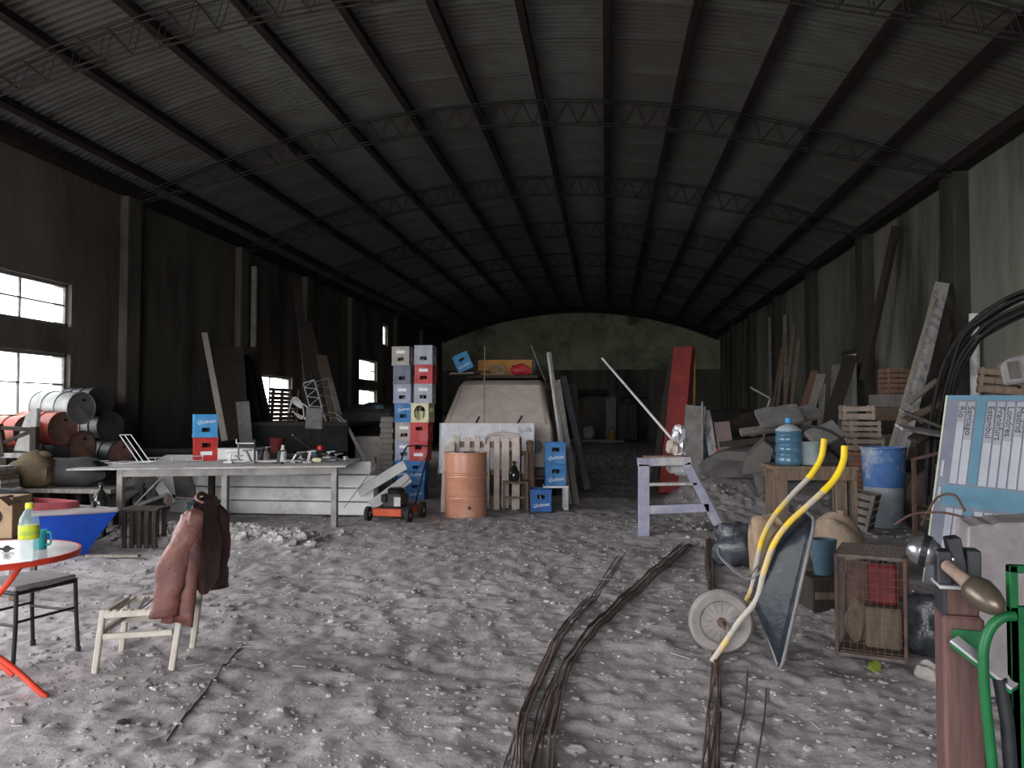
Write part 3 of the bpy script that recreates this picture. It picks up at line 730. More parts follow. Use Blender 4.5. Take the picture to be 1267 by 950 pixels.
# poles and boards leaning right of the van
def pole(name, label, p0, p1, r, m_, cat='pole', n=8, group=None):
    o = MB().tube([p0, V(p0).lerp(V(p1), .33), V(p0).lerp(V(p1), .66), p1], [r, r*1.02, r*.98, r*.95], n).build(name, m_, smooth=50); return tag(o, label, cat, group)
pole('white_pole', 'white square pole leaning against the van flank', at(706, 632, 12.9), at(679, 436, 13.6), .042, 'plank_white', n=4)
board('grey_plank', 'narrow grey plank leaning right beside the white pole', 'plank', at(714, 626, 13.0), at(690, 470, 13.7), .09, .03, 'wood_grey')
board('steel_profile', 'dark steel profile leaning at the van behind the blue crates', 'profile', at(727, 606, 13.6), at(697, 465, 14.2), .11, .03, 'steel_dark')
board('dark_plank', 'dark plank outermost of those leaning on the van', 'plank', at(722, 606, 14.6), at(708, 475, 15.2), .16, .03, 'wood_dark')
pole('thin_rod', 'thin slanted rod sticking up behind the white pole', at(694, 520, 15.1), at(657, 427, 14.6), .014, 'wood_grey')

# ---- lawn mower
p = gnd(487, 646)
mw = thing('lawn_mower', 'orange push lawn mower with black engine parked by the drum', 'lawn mower', (at(490, 640, 10.75).x, 10.75, 0), -.12)
MB().prism([(-.23, -.30, .09), (.23, -.30, .09), (.23, .26, .10), (.17, .33, .10), (-.17, .33, .10), (-.23, .26, .10)], (0, 0, .09)).build('deck', 'mower_grey', mw, bevel=.02)
MB().box((0, -.315, .13), (.40, .025, .10)).build('front_plate', 'mower_orange', mw, bevel=.008)
for s in (-1, 1): MB().box((s*.243, .0, .14), (.012, .5, .07)).build('side_plate', 'mower_orange', mw)
for x in (-1, 1):
    for y, r in ((-.27, .10), (.25, .11)):
        wh = MB().lathe([(.001, -.02), (r*.55, -.02), (r*.6, -.026), (r, -.024), (r*1.02, 0), (r, .024), (r*.6, .026), (r*.55, .02), (.001, .02)], 20, (x*.285, y, r), axis_rot((1, 0, 0))).build('wheel', 'rubber', mw, smooth=40)
        MB().lathe([(.001, -.03), (.035, -.03), (.035, .03), (.001, .03)], 10, (x*.285, y, r), axis_rot((1, 0, 0))).build('hub', 'clutter_grey', wh)
MB().box((0, -.02, .27), (.26, .30, .18)).build('engine', 'mower_grey', mw, bevel=.02)
MB().lathe([(.001, .36), (.11, .36), (.12, .40), (.09, .43), (.001, .435)], 20, (0, 0, 0)).build('recoil_cover', 'black', mw, smooth=40)
MB().box((.09, -.18, .26), (.09, .03, .12)).build('sticker', 'clutter_white', mw); MB().box((-.10, -.16, .30), (.08, .08, .10)).build('air_filter', 'black', mw, bevel=.01)
b = MB(); b.tube(catmull([(-.20, .20, .18), (-.19, .48, .52), (-.18, .78, .90), (-.10, .84, .96), (.10, .84, .96), (.18, .78, .90), (.19, .48, .52), (.20, .20, .18)], 6), .012, 8)
b.build('handlebar', 'black_dull', mw, smooth=60); MB().tube([(-.185, .55, .60), (.185, .55, .60)], .007, 6).build('crossbar', 'mower_grey', mw)
MB().tube(catmull([(.17, .70, .80), (.10, .30, .55), (.03, .05, .42)], 6), .004, 5).build('cable', 'black', mw)

# ---- stepped stand, pole and foil
p = gnd(797, 663); zs = gz(p.x, p.y)
sd = thing('plank_stand', 'lavender painted plank trestle with two rungs on the dirt', 'trestle', (p.x, p.y, zs-.01))
def sp_(px, py, y=9.65): q = at(px, py, y); return V((q.x-p.x, 0, q.z-zs))
dpt = .20
def slab(a, b_, w_, nm, m_='lavender', d=dpt): MB().bar(a+V((0, d/2, 0)), b_+V((0, d/2, 0)), w_, d, (0, 1, 0)).build(nm, m_, sd, bevel=.006)
slab(sp_(797, 573), V((sp_(797, 663).x, 0, 0)), .13, 'upright'); slab(sp_(849, 572), sp_(889, 648), .10, 'sloping_leg')
slab(sp_(789, 571), sp_(856, 569), .10, 'top_beam'); slab(sp_(803, 598.5), sp_(863, 597.5), .035, 'rung', 'plank_white', .15); slab(sp_(803, 630), sp_(878, 627), .10, 'rung', 'lavender', .165)
slab(sp_(797, 564.5), sp_(846, 563.5), .022, 'top_board', 'wood_red', .26)
pole('thin_pole', 'long thin pale pole leaning over the lavender trestle', at(848, 562, 9.78), at(745, 443, 11.6), .017, 'white_metal')
q = at(841, 540, 9.85)
o = MB().blob((q.x, q.y, q.z-.06), (.09, .08, .20), .45, 14, 12, 9).build('foil_bundle', 'foil'); tag(o, 'crumpled shiny foil bundle hung at the trestle top', 'foil')
o = MB().blob((at(832, 552, 9.8).x, 9.8, at(832, 556, 9.8).z+.02), (.09, .07, .09), .35, 12, 9, 4, flat=.07).build('rag', 'pallet_tan'); tag(o, 'pale tan rag bunched on the lavender trestle', 'rag')
o = MB().blob((at(840, 577, 9.8).x, 9.84, at(840, 577, 9.8).z), (.16, .05, .10), .2, 12, 8, 8).build('white_cloth', 'plank_white'); tag(o, 'pale cloth hanging under the trestle top beam', 'cloth')

# red beam and panels behind the trestle
def foot(px, Y): q = at(px, 580, Y); return V((q.x, Y, gz(q.x, Y)-.03))
board('red_beam', 'tall red painted steel beam leaning behind the trestle', 'beam', foot(829, 14.2), at(847, 431, 15.0), .37, .16, 'beam_red', (-.5, -1, .1))
board('dark_beam', 'dark plank leaning close left of the red beam', 'plank', foot(806, 14.8), at(832, 440, 15.8), .12, .06, 'wood_dark')
pole('yellow_green_rod', 'thin yellowish rod standing just right of the red beam', foot(857, 14.9), at(860, 448, 15.6), .022, 'ochre')
board('sheet_offcut', 'silver grey sheet panel leaning right of the red beam', 'panel', foot(852, 13.7), at(861, 502, 14.2), .34, .03, 'post_grey', (0, -1, .2), .02)
pole('grey_pole', 'slim grey pole standing between the leaning panels', foot(869, 13.5), at(869, 497, 13.9), .022, 'post_grey')
board('white_strip', 'narrow white strip panel leaning right of the slim grey pole', 'panel', foot(886, 13.8), at(873, 508, 14.3), .15, .025, 'plank_white')
board('teal_strip', 'dark teal board standing behind the white strip', 'board', foot(881, 14.3), at(876, 520, 14.6), .22, .025, 'teal_box')
board('peeling_board', 'peeling pinkish board leaning rightmost behind the trestle', 'board', foot(903, 13.6), at(893, 522, 14.1), .26, .03, 'pink_panel')
o = MB().blob(foot(887, 13.3)+V((0, 0, .10)), (.10, .08, .09), .2, 12, 8, 4, flat=.07).build('blue_rag', 'crate_deep'); tag(o, 'small dark blue bundle at the foot of the teal board', 'bundle')
o = MB().blob(foot(889, 13.5)+V((0, 0, .32)), (.06, .05, .11), .2, 10, 8, 5).build('orange_rag', 'mower_orange'); tag(o, 'small orange rag hanging by the teal board', 'rag')

# ---- far end: doorways and things on the floor
def bp_(px): return at(px, 520, 39.5).x
o = thing('grey_post', 'pale grey square post between the two far doorways', 'post', (bp_(756), 39.55, 0)); MB().box((0, 0, 1.05), (.5, .3, 2.1)).build('post_shaft', 'post_grey', o, bevel=.02); MB().box((0, 0, 2.13), (.58, .36, .08)).build('post_cap', 'post_grey', o)
o = thing('lintel_beam', 'dark beam with a white end above the left far doorway', 'beam', (bp_(728), 39.4, 2.35)); MB().box((0, 0, .1), (1.9, .22, .26)).build('beam', 'wood_dark', o); MB().box((-.95, -.02, .12), (.45, .26, .3)).build('white_end', 'plank_white', o)
o = thing('ochre_bucket', 'ochre bucket standing at the foot of the grey post', 'bucket', (bp_(757), 39.0, .15)); MB().lathe([(.001, 0), (.16, 0), (.2, .38), (.18, .38), (.15, .03), (.001, .03)], 14).build('bucket_wall', 'ochre', o, smooth=40); MB().tube(catmull([(-.19, 0, .36), (0, 0, .56), (.19, 0, .36)], 5), .012, 6).build('bail', 'black', o)
o = thing('far_cabinet', 'dark tall cabinet by the right far doorway', 'cabinet', (bp_(776), 39.2, .0)); MB().box((0, 0, 1.0), (.95, .5, 1.75)).build('cabinet_body', 'black_dull', o, bevel=.02); MB().box((-.23, -.26, 1.0), (.44, .03, 1.65)).build('door', 'black', o); MB().box((.23, -.26, 1.0), (.44, .03, 1.65)).build('door', 'black', o)
o = thing('far_bag', 'pale bag slumped at the left far doorway', 'bag', (bp_(729), 39.0, .15)); MB().blob((0, 0, .3), (.3, .25, .32), .2, 12, 9, 2, flat=.28).build('bag_body', 'crate_grey', o, smooth=60); MB().blob((.05, 0, .62), (.07, .07, .06), .2, 8, 6, 3).build('bag_knot', 'crate_grey', o)
o = thing('white_can', 'small white can on the floor left of the red beam', 'can', on(at(800, 555, 20)*1)); o.location = (at(800, 560, 20).x, 20, gz(at(800, 560, 20).x, 20)); MB().lathe([(.001, 0), (.16, 0), (.165, .34), (.15, .34), (.15, .05), (.001, .05)], 16).build('can_wall', 'plank_white', o, smooth=40); MB().tube(catmull([(-.16, 0, .33), (0, -.1, .2), (.16, 0, .33)], 5), .008, 6).build('bail', 'black', o)

# ================================================================ RIGHT SIDE
# ---- rusty rods lying on the floor, two bundles, each rod a thing
def rods(name, lab, P, n, spread, r, grp, seed, cut=0.):
    rn = random.Random(seed); base = [gnd(*q) for q in P]
    for k in range(n):
        off = (k-(n-1)/2)*spread; pts = []
        m_ = len(base); w1 = rn.uniform(.5, 1.5)
        for i, q in enumerate(base):
            d = (base[min(i+1, m_-1)]-base[max(i-1, 0)]); nrm = V((-d.y, d.x, 0)).normalized()
            s = off*(.45+1.3*abs(i/(m_-1)-.55)*w1)+rn.uniform(-.018, .018)
            pts.append(q+nrm*s)
        i0 = 0 if rn.random() > cut else 1
        pts = catmull(pts[i0:], 6)
        pts = [V((p.x, p.y, gz(p.x, p.y)+r+.004+.012*(k % 3))) for p in pts]
        o = MB().tube(pts, r, 6).build('rusty_rod', 'rebar', smooth=60)
        tag(o, lab, 'rod', grp)
rods('rod', 'one of the rusty iron rods in the long curved bundle on the floor', [(852, 672), (822, 700), (780, 735), (740, 778), (705, 825), (680, 880), (668, 950), (664, 1010)], 9, .017, .005, 'rusty rods curving across the floor', 3)
rods('rod', 'one of the rusty iron rods bending left out of the curved bundle', [(770, 690), (735, 740), (700, 780), (672, 830), (648, 890), (640, 950), (638, 1010)], 6, .017, .005, 'rusty rods bending left', 5, .4)
rods('rod', 'one of the rusty iron rods lying under the barrow wheel', [(877, 668), (878, 700), (884, 760), (888, 820), (885, 870), (878, 950), (874, 1000)], 8, .010, .005, 'rusty rods under the barrow wheel', 8)
for k, P in enumerate(([(925, 830), (920, 880), (905, 950), (900, 1000)], [(948, 850), (945, 890), (935, 950), (930, 1000)])):
    pts = [on(q, .01) for q in catmull([gnd(*q) for q in P], 6)]
    tag(MB().tube(pts, .005, 6).build('rusty_rod', 'rebar', smooth=60), ('single thin rusty rod right of the rods under the wheel', 'outermost single rusty rod on the floor before the wheelbarrow')[k], 'rod')

# ---- wheelbarrow tipped up on its nose
YC = 4.95
wb_ = thing('wheelbarrow', 'tipped up black wheelbarrow with yellow handles and grey wheel', 'wheelbarrow', (.8, YC, 0))
def wp(px, py, Y): return at(px, py, Y)-V((.8, YC, 0))
hb = [wp(1045, 552, 4.86), wp(1043, 572, 4.84), wp(1030, 596, 4.82), wp(1003, 622, 4.80), wp(975, 648, 4.79), wp(957, 674, 4.79), wp(945, 708, 4.80), wp(936, 742, 4.82), wp(915, 768, 4.84), wp(897, 795, 4.85), wp(881, 818, 4.86)]
cc = catmull(hb, 6)
MB().tube(cc[:16], .0195, 10).build('grip', 'yellow', wb_, smooth=60); MB().tube(cc[15:], .0175, 10).build('handle_tube', 'yellow_worn', wb_, smooth=60)
hf = [wp(1020, 543, 5.38), wp(1016, 566, 5.37), wp(1003, 588, 5.36), wp(980, 612, 5.34), wp(957, 640, 5.30), wp(943, 668, 5.26), wp(936, 700, 5.22), wp(928, 735, 5.18), wp(906, 770, 5.14), wp(893, 790, 5.12)]
cc = catmull(hf, 6)
MB().tube(cc[:14], .0195, 10).build('grip', 'yellow', wb_, smooth=60); MB().tube(cc[13:], .0175, 10).build('handle_tube', 'yellow_worn', wb_, smooth=60)
wc = wp(892, 768, 4.99); wr_ = .19; wc.z = wr_+.012
tyr = MB().lathe([(wr_*.66, -.028), (wr_*.9, -.036), (wr_, -.015), (wr_, .015), (wr_*.9, .036), (wr_*.66, .028)], 32, wc, axis_rot((.05, 1, 0)), closed=True).build('tyre', 'tyre_dust', wb_, smooth=50)
rim = MB().lathe([(.022, -.018), (.05, -.02), (wr_*.62, -.012), (wr_*.68, -.03), (wr_*.68, .03), (wr_*.62, .012), (.05, .02), (.022, .018)], 32, wc, axis_rot((.05, 1, 0)), closed=True).build('rim', 'tyre_dust', wb_, smooth=35)
bsp = MB()
for k in range(16):
    a = 2*PI*k/16; d = axis_rot((.05, 1, 0)) @ V((math.cos(a), math.sin(a), 0)); bsp.bar(wc+d*.05-V((0, .017, 0)), wc+d*wr_*.62-V((0, .013, 0)), .004, .006, (0, -1, 0))
bsp.build('spoke_rib', 'tray_rim', rim)
MB().tube([wc-V((0, .16, 0)), wc+V((0, .16, 0))], .012, 8).build('axle', 'rust', wb_); MB().lathe([(.001, -.03), (.026, -.03), (.026, .03), (.001, .03)], 12, wc-V((0, .02, 0)), axis_rot((0, 1, 0))).build('hub', 'rust', wb_)
# tray: floor against the tubes, rim open to the right
def tray_pt(px, py, Y): q = wp(px, py, Y); return q
fl = [tray_pt(962, 676, 4.80), tray_pt(934, 752, 4.80)]; fl2 = [fl[0]+V((.03, .36, .01)), fl[1]+V((.03, .30, .01))]
rmn = [tray_pt(1009, 643, 4.66), tray_pt(966, 838, 4.66)]; rmf = [rmn[0]+V((.05, .60, .02)), rmn[1]+V((.05, .55, .0))]
for q in (rmn[1], rmf[1]): q.z = .012
def loop(f):      # rounded loop between floor (0) and rim (1)
    A = fl[0].lerp(rmn[0], f); B = fl[1].lerp(rmn[1], f); C = fl2[1].lerp(rmf[1], f); D = fl2[0].lerp(rmf[0], f); out = []
    for a, b_, c_ in ((D, A, B), (A, B, C), (B, C, D), (C, D, A)):
        p_, q_ = b_.lerp(a, .14), b_.lerp(c_, .14)
        for k in range(4): t = k/3; out.append(p_.lerp(b_, t).lerp(b_.lerp(q_, t), t))
    return out
b = MB(); lv = [0, .08, .3, .55, .8, 1.0]; rings = [loop(f) for f in lv]; n = len(rings[0])
for R_ in rings: b.v += [tuple(p) for p in R_]
for j in range(len(lv)-1):
    for i in range(n): b.f.append((j*n+i, j*n+(i+1) % n, (j+1)*n+(i+1) % n, (j+1)*n+i))
b.f.append(tuple(range(n)))
tr = b.build('tray', 'tray_black', wb_, smooth=50)
md = tr.modifiers.new('skin', 'SOLIDIFY'); md.thickness = .004
MB().tube(rings[-1]+rings[-1][:1], .010, 8).build('tray_rim', 'tray_rim', wb_, smooth=60)
# the parking leg and two nose struts
MB().tube(catmull([wp(949, 700, 4.82), wp(925, 716, 4.86), wp(893, 692, 4.9), wp(888, 676, 5.0), wp(886, 676, 5.12), wp(893, 690, 5.2), wp(922, 712, 5.2), wp(938, 700, 5.2)], 5), .006, 8).build('parking_leg', 'tray_rim', wb_, smooth=60)
MB().tube([wp(936, 742, 4.83), wp(955, 800, 4.75), wp(962, 822, 4.72)], .009, 8).build('nose_strut', 'tray_rim', wb_); MB().tube([wp(928, 735, 5.17), wp(957, 800, 5.2)], .009, 8).build('nose_strut', 'tray_rim', wb_)

# ---- wire cage
p = gnd(1040, 812); q = gnd(1117, 822)
cg = thing('wire_cage', 'rusty wire mesh cage on the floor beside the wheelbarrow', 'cage', ((p.x+q.x)/2, (p.y+q.y)/2, .008), math.atan2(q.y-p.y, q.x-p.x))
cw, cd, ch = .37, .46, .60
for x in (-1, 1):
    for y in (0, 1): MB().box((x*cw/2, y*cd, ch/2), (.018, .018, ch)).build('corner_post', 'rust', cg)
for z in (.01, ch-.01):
    for y in (0, 1): MB().box((0, y*cd, z), (cw, .018, .02)).build('rail', 'wire', cg)
    for x in (-1, 1): MB().box((x*cw/2, cd/2, z), (.018, cd, .02)).build('rail', 'wire', cg)
def mesh_face(o_, u, v, nu, nv, nm):
    b = MB()
    for i in range(1, nu): b.tube([o_+u*(i/nu), o_+u*(i/nu)+v], .0016, 4, False)
    for j in range(1, nv): b.tube([o_+v*(j/nv), o_+v*(j/nv)+u], .0016, 4, False)
    b.build(nm, 'wire', cg)
mesh_face(V((-cw/2, 0, 0)), V((cw, 0, 0)), V((0, 0, ch)), 10, 14, 'front_mesh'); mesh_face(V((cw/2, 0, 0)), V((0, cd, 0)), V((0, 0, ch)), 12, 14, 'side_mesh')
mesh_face(V((-cw/2, 0, 0)), V((0, cd, 0)), V((0, 0, ch)), 12, 14, 'side_mesh'); mesh_face(V((-cw/2, 0, ch)), V((cw, 0, 0)), V((0, cd, 0)), 14, 22, 'top_mesh')
MB().box((0, cd-.02, ch/2-.04), (cw-.03, .012, ch-.14)).build('back_board', 'rust', cg); MB().box((0, cd/2, .02), (cw-.03, cd-.03, .012)).build('floor_tray', 'rust', cg)
c0 = V(cg.location)
def cgw(x, y, z): return c0+rotz(cg.rotation_euler.z) @ V((x, y, z))
o = thing('red_canister', 'red canister seen inside the wire cage', 'canister', cgw(.06, .22, .03), cg.rotation_euler.z); MB().box((0, 0, .12), (.17, .12, .24)).build('canister_body', 'canister_red', o, bevel=.02); MB().lathe([(.02, .24), (.02, .27), (.001, .27)], 10).build('cap', 'black', o)
o.location.z += .255
o = thing('cage_block', 'brown wooden block in the cage under the red canister', 'block', cgw(.06, .24, .03), cg.rotation_euler.z); MB().box((0, 0, .12), (.20, .22, .24)).build('block_body', 'wood_brown', o, bevel=.01); MB().box((0, -.105, .12), (.16, .02, .05)).build('batten', 'wood_brown', o)
o = MB().blob(cgw(-.09, .25, .15), (.07, .07, .13), .2, 12, 9, 3, flat=.115).build('tan_bundle', 'wood_brown'); tag(o, 'brown bundle inside the cage beside the red canister', 'bundle')
o = MB().grid(lambda u, v: gnd(1072+16*u, 818+8*v)+V((0, -.02, .015+.02*math.sin(3*u+2*v)+gz(1.5, 4.9))), 5, 4).build('green_leaf', 'leaf_green'); tag(o, 'small lime green scrap on the floor before the cage', 'scrap')
o.modifiers.new('thick', 'SOLIDIFY').thickness = .003

# ---- bags and sacks behind the barrow
def sack(name, label, px, py, Y, r, m_, seed, cat='sack', amp=.22, knot=None, rest=None, lean=0.):
    q = at(px, py, Y); z0 = rest if rest is not None else gz(q.x, Y)
    t = thing(name, label, cat, (q.x, Y, z0), rot=(0, lean, 0)); MB().blob((0, 0, r[2]*.86), r, amp, 20, 14, seed, flat=r[2]*.84).build('sack_body', m_, t, smooth=70)
    if knot: MB().lathe([(.03, r[2]*1.7), (.02, r[2]*1.85), (.05, r[2]*2.02), (.001, r[2]*2.0)], 10, (knot*.3*r[0], 0, 0)).build('tied_neck', m_, t, smooth=60)
    return t
sack('burlap_sack', 'brown burlap sack slumped beside the blue plastic barrel', 1035, 660, 7.6, (.25, .22, .29), 'burlap', 4, knot=.6)
sack('bin_bag', 'shiny black plastic bag heaped left of the barrow handles', 914, 660, 7.9, (.22, .2, .21), 'bin_bag', 6, 'bag', .4)
t = thing('paper_bag', 'torn tan paper sack standing behind the yellow handles', 'sack', (at(948, 650, 7.6).x, 7.6, gz(1.4, 7.6)), .3)
def pbag(u, v):
    a = 2*PI*u; q = max(abs(math.cos(a)), abs(math.sin(a)))**.7; k = 1+.10*math.sin(5*a+4*v)*v; return (math.cos(a)/q*.14*k, math.sin(a)/q*.095*k, v*(.48+.05*math.sin(2*a)))
MB().grid(pbag, 24, 8, True).build('bag_wall', 'paper_bag', t, smooth=60).modifiers.new('s', 'SOLIDIFY').thickness = .004
MB().box((0, 0, .02), (.15, .10, .03)).build('bag_bottom', 'paper_bag', t); MB().blob((0, 0, .15), (.075, .055, .13), .2, 10, 8, 2).build('contents', 'wood_dark', t)
o = thing('blue_pail', 'dark teal pail hanging low beside the burlap sack', 'pail', (at(1019, 690, 6.3).x, 6.3, .0), 0); MB().lathe([(.001, 0), (.07, 0), (.095, .26), (.085, .26), (.065, .02), (.001, .02)], 18).build('pail_wall', 'teal_box', o, smooth=40); MB().tube(catmull([(-.09, 0, .25), (0, -.08, .19), (.09, 0, .25)], 5), .005, 6).build('bail', 'black', o); o.location.z = .245
o = thing('dark_box', 'dark wooden box behind the barrow under the teal pail', 'box', (at(1019, 690, 6.3).x+.02, 6.3, 0), .15); MB().box((0, 0, .12), (.34, .30, .24)).build('box_body', 'wood_dark', o, bevel=.008); MB().box((0, -.155, .12), (.30, .012, .05)).build('batten', 'wood_brown', o)

sack('dark_bag', 'crumpled black bag slumped between cage and wooden post', 1140, 760, 5.2, (.14, .2, .2), 'bin_bag', 16, 'bag', .35)
sack('grey_bag', 'small dusty grey bag on the floor right of the cage', 1146, 790, 4.75, (.06, .07, .05), 'crate_beige', 17, 'bag', .3)
# ---- workbench with water jug
p = at(1000, 575, 8.75); zb_ = gz(p.x, 8.75)
bt = thing('rough_bench', 'rough brown wooden workbench carrying the blue water jug', 'table', (p.x, 8.75, zb_-.01), .03)
TZ = .915-zb_
for k in range(3): MB().box((0, -.19+.19*k, TZ-.02), (.84, .185, .04)).build('plank', 'wood_brown', bt, bevel=.004)
MB().box((0, -.27, TZ-.09), (.80, .025, .10)).build('apron', 'wood_brown', bt); MB().box((0, .27, TZ-.09), (.80, .025, .10)).build('apron', 'wood_brown', bt)
for x, w_ in ((-.34, .13), (.26, .10), (.38, .06)): MB().box((x, -.22, (TZ-.04)/2), (w_, .06, TZ-.04)).build('leg', 'wood_brown', bt)
for x in (-.34, .36): MB().box((x, .24, (TZ-.04)/2), (.08, .06, TZ-.04)).build('leg', 'wood_brown', bt)
p = at(976, 569, 8.68); TT = .915-.008
jg = thing('water_jug', 'blue transparent water cooler jug on the rough workbench', 'jug', (p.x, 8.68, TT))
jp = [(.001, .0), (.118, 0), (.132, .012)]
for k in range(3):
    z = .03+.10*k; jp += [(.135, z), (.135, z+.06), (.127, z+.072), (.127, z+.088)]
jp += [(.135, .335), (.13, .36), (.085, .395), (.035, .415), (.030, .425), (.030, .455), (.001, .455)]
MB().lathe(jp, 28).build('jug_wall', 'blue_jug', jg, smooth=40); MB().lathe([(.137, .352), (.128, .367), (.084, .401), (.038, .42)], 28).build('dusty_shoulder', 'jug_dust', jg, smooth=60)
MB().lathe([(.034, .44), (.034, .475), (.028, .485), (.001, .486)], 16).build('cap', 'crate_sky', jg, smooth=40)
p = at(1004, 569, 8.7)
o = thing('metal_pot', 'dull pale metal pot right of the water jug', 'pot', (p.x+.005, 8.74, TT)); MB().lathe([(.001, 0), (.09, 0), (.10, .02), (.10, .22), (.104, .225), (.104, .235), (.094, .235), (.09, .03), (.001, .03)], 22).build('pot_wall', 'teal_pot', o, smooth=40); MB().lathe([(.101, .12), (.104, .125), (.101, .13)], 22).build('band', 'teal_pot', o)
pts = catmull([at(992, 527, 9.2), at(1010, 528, 9.1), at(1030, 535, 9.0), at(1043, 545, 8.95), at(1046, 556, 8.95), at(1048, 600, 9.1), at(1049, 668, 9.15)], 6)
tag(MB().tube(pts, .016, 8).build('black_hose', 'hose', smooth=60), 'short black hose arching behind the yellow grips', 'hose')

# ---- blue plastic barrel with boards standing in it
p = gnd(1102, 655); zb_ = gz(p.x, p.y+.2)
bd = thing('plastic_barrel', 'blue plastic barrel with whitish dirty lower half', 'barrel', (p.x, p.y+.22, 0))
Rt = .265; hB = 1.0
MB().lathe([(Rt*.91, .50), (Rt*.97, .80), (Rt, .97), (Rt+.015, .98), (Rt+.015, 1.0), (Rt-.02, 1.0), (Rt-.03, .9), (Rt*.86, .5)], 32, closed=True).build('barrel_upper', 'blue_drum', bd, smooth=40)
MB().lathe([(.001, .0), (Rt*.78, 0), (Rt*.82, .02), (Rt*.91, .50), (Rt*.86, .5), (Rt*.78, .03), (.001, .03)], 32).build('barrel_lower', 'drum_white', bd, smooth=40)
bd.location.z = zb_-.02 if zb_ < .2 else .0
b0 = V(bd.location)
def bw(dx, dy, z): return b0+V((dx, dy, z))
board('pale_plank', 'wide pale weathered plank standing in the blue barrel', 'plank', bw(-.02, .03, .06), at(1166, 350, 13.0), .21, .03, 'plank_white', (-.3, -1, .2))
board('thin_batten', 'thin pale batten left of the wide plank in the barrel', 'batten', bw(-.17, .02, .06), at(1157, 362, 12.6), .055, .03, 'wood_pale')
board('dark_beam', 'dark long beam leaning right behind the wide pale plank', 'beam', at(1140, 590, 11.2), at(1176, 346, 13.6), .17, .06, 'wood_dark', (-.3, -1, .2))
board('black_batten', 'blackish batten leaning at the wall right of the dark beam', 'batten', at(1152, 560, 10.8), at(1180, 420, 12.6), .10, .04, 'wood_dark')

# ---- slatted fruit boxes
def slat_box(label, loc, rot, w_, d, h, ns, m_, group=None):
    t = thing('slatted_box', label, 'crate', loc, rot=rot, group=group)
    for x in (-1, 1):
        for y in (-1, 1): MB().box((x*(w_/2-.02), y*(d/2-.02), h/2), (.035, .035, h)).build('corner_post', m_, t)
    sh = h/ns
    for k in range(ns):
        z = sh*(k+.5)
        for y in (-1, 1): MB().box((0, y*(d/2), z), (w_, .010, sh*.66)).build('slat', m_, t)
        for x in (-1, 1): MB().box((x*(w_/2), 0, z), (.010, d, sh*.66)).build('slat', m_, t)
    for k in range(3): MB().box((0, -d/3+d/3*k, .01), (w_-.02, d/4, .012)).build('base_slat', m_, t)
    return t
q = at(1066, 560, 11.7); z1 = at(1066, 556, 11.7).z
g0 = gz(q.x, 11.7)
n_low = [('slatted box at the bottom of the stack by the dark doorway', 0), ('slatted box in the middle of the stack by the dark doorway', 1), ('uppermost slatted box of the stack by the dark doorway', 2)]
# a brick pier carries the stack
pr = thing('brick_pier', 'low rough brick pier under the stack of slatted boxes', 'pier', (q.x+.05, 11.75, g0-.02))
bk = MB().box((0, 0, 0), (.215, .10, .06)).mesh('brick', 'brick', bevel=.006)
hp = z1-g0
nb = max(2, int(hp/.07))
for k in range(nb):
    for i in range(2):
        for j in range(4):
            o = link('brick', bk, pr, ((-.11+.22*i)+(.02 if k % 2 else -.02), -.165+.11*j, .04+.07*k))
MB().box((0, 0, nb*.035), (.40, .40, nb*.07-.02)).build('mortar_core', 'concrete', pr)
zt = g0-.02+.07*nb+.012
hbx = [(.17, 2), (.23, 3), (.20, 2)]
for (lab, k), (h, ns), dx in zip(n_low, hbx, (.03, .0, -.06)):
    slat_box(lab, (q.x+dx, 11.7, zt), (0, 0, .08-.1*k), .40, .40, h, ns, 'wood_slat'); zt += h+.012
q = at(1106, 487, 14.2)
slat_box('reddish slatted box high on the junk pile by the right wall', (q.x, 14.2, q.z), (0, 0, .1), .36, .36, .42, 5, 'wood_red')
pr2 = thing('board_stack', 'tall dim stack of boards under the reddish slatted box', 'stack', (q.x, 14.2, gz(q.x, 14.2)-.02)); hh = q.z-gz(q.x, 14.2)+.01
for k in range(6): MB().box((random.uniform(-.04, .04), 0, hh*(k+.5)/6), (.62+random.uniform(-.1, .1), .5, hh/6-.012)).build('board_layer', ('wood_dark', 'wood_brown', 'wood_grey')[k % 3], pr2)
q = at(1058, 640, 10.3)
slat_box('dim slatted box lying tilted between bench and blue barrel', (q.x, 10.3, gz(q.x, 10.3)+.06), (0, .22, -.5), .34, .34, .46, 5, 'wood_grey')

# ---- leaning boards and slabs along the right wall
def rb(px0, Y0, px1, py1, Y1, w_, m_, label, name='leaning_board', t_=.03, cat='board'):
    q0 = at(px0, 560, Y0); q0 = V((q0.x, Y0, gz(q0.x, Y0)-.02)); return board(name, label, cat, q0, at(px1, py1, Y1), w_, t_, m_, (-.6, -1, .2))
rb(1008, 15.0, 1053, 440, 16.6, .26, 'wood_dark', 'wide dark plank leaning left of the black doorway')
rb(1037, 16.2, 1042, 450, 17.4, .42, 'tile_grey', 'broad grey panel leaning beside the black doorway')
rb(985, 17.0, 1016, 463, 18.2, .18, 'wood_pale', 'pale plank leaning with its top cut square by the wall')
rb(974, 17.2, 1008, 459, 18.5, .16, 'wood_red', 'reddish plank leaning behind the pale plank')
rb(1012, 17.8, 1018, 475, 18.4, .12, 'plank_white', 'short whitish plank standing right of the pale plank')
for k, (x0, x1, y1, yy) in enumerate(((955, 972, 412, 21.5), (963, 983, 402, 20.5), (946, 968, 430, 22.5), (972, 988, 420, 19.5))):
    rb(x0, yy-1, x1, y1, yy, .08, 'wood_brown', ('thin grey lath leaning first of four by the wall', 'tallest grey lath of four leaning by the wall', 'leftmost short grey lath of four leaning by the wall', 'rightmost grey lath of four leaning by the wall')[k], 'lath', .025, 'lath')
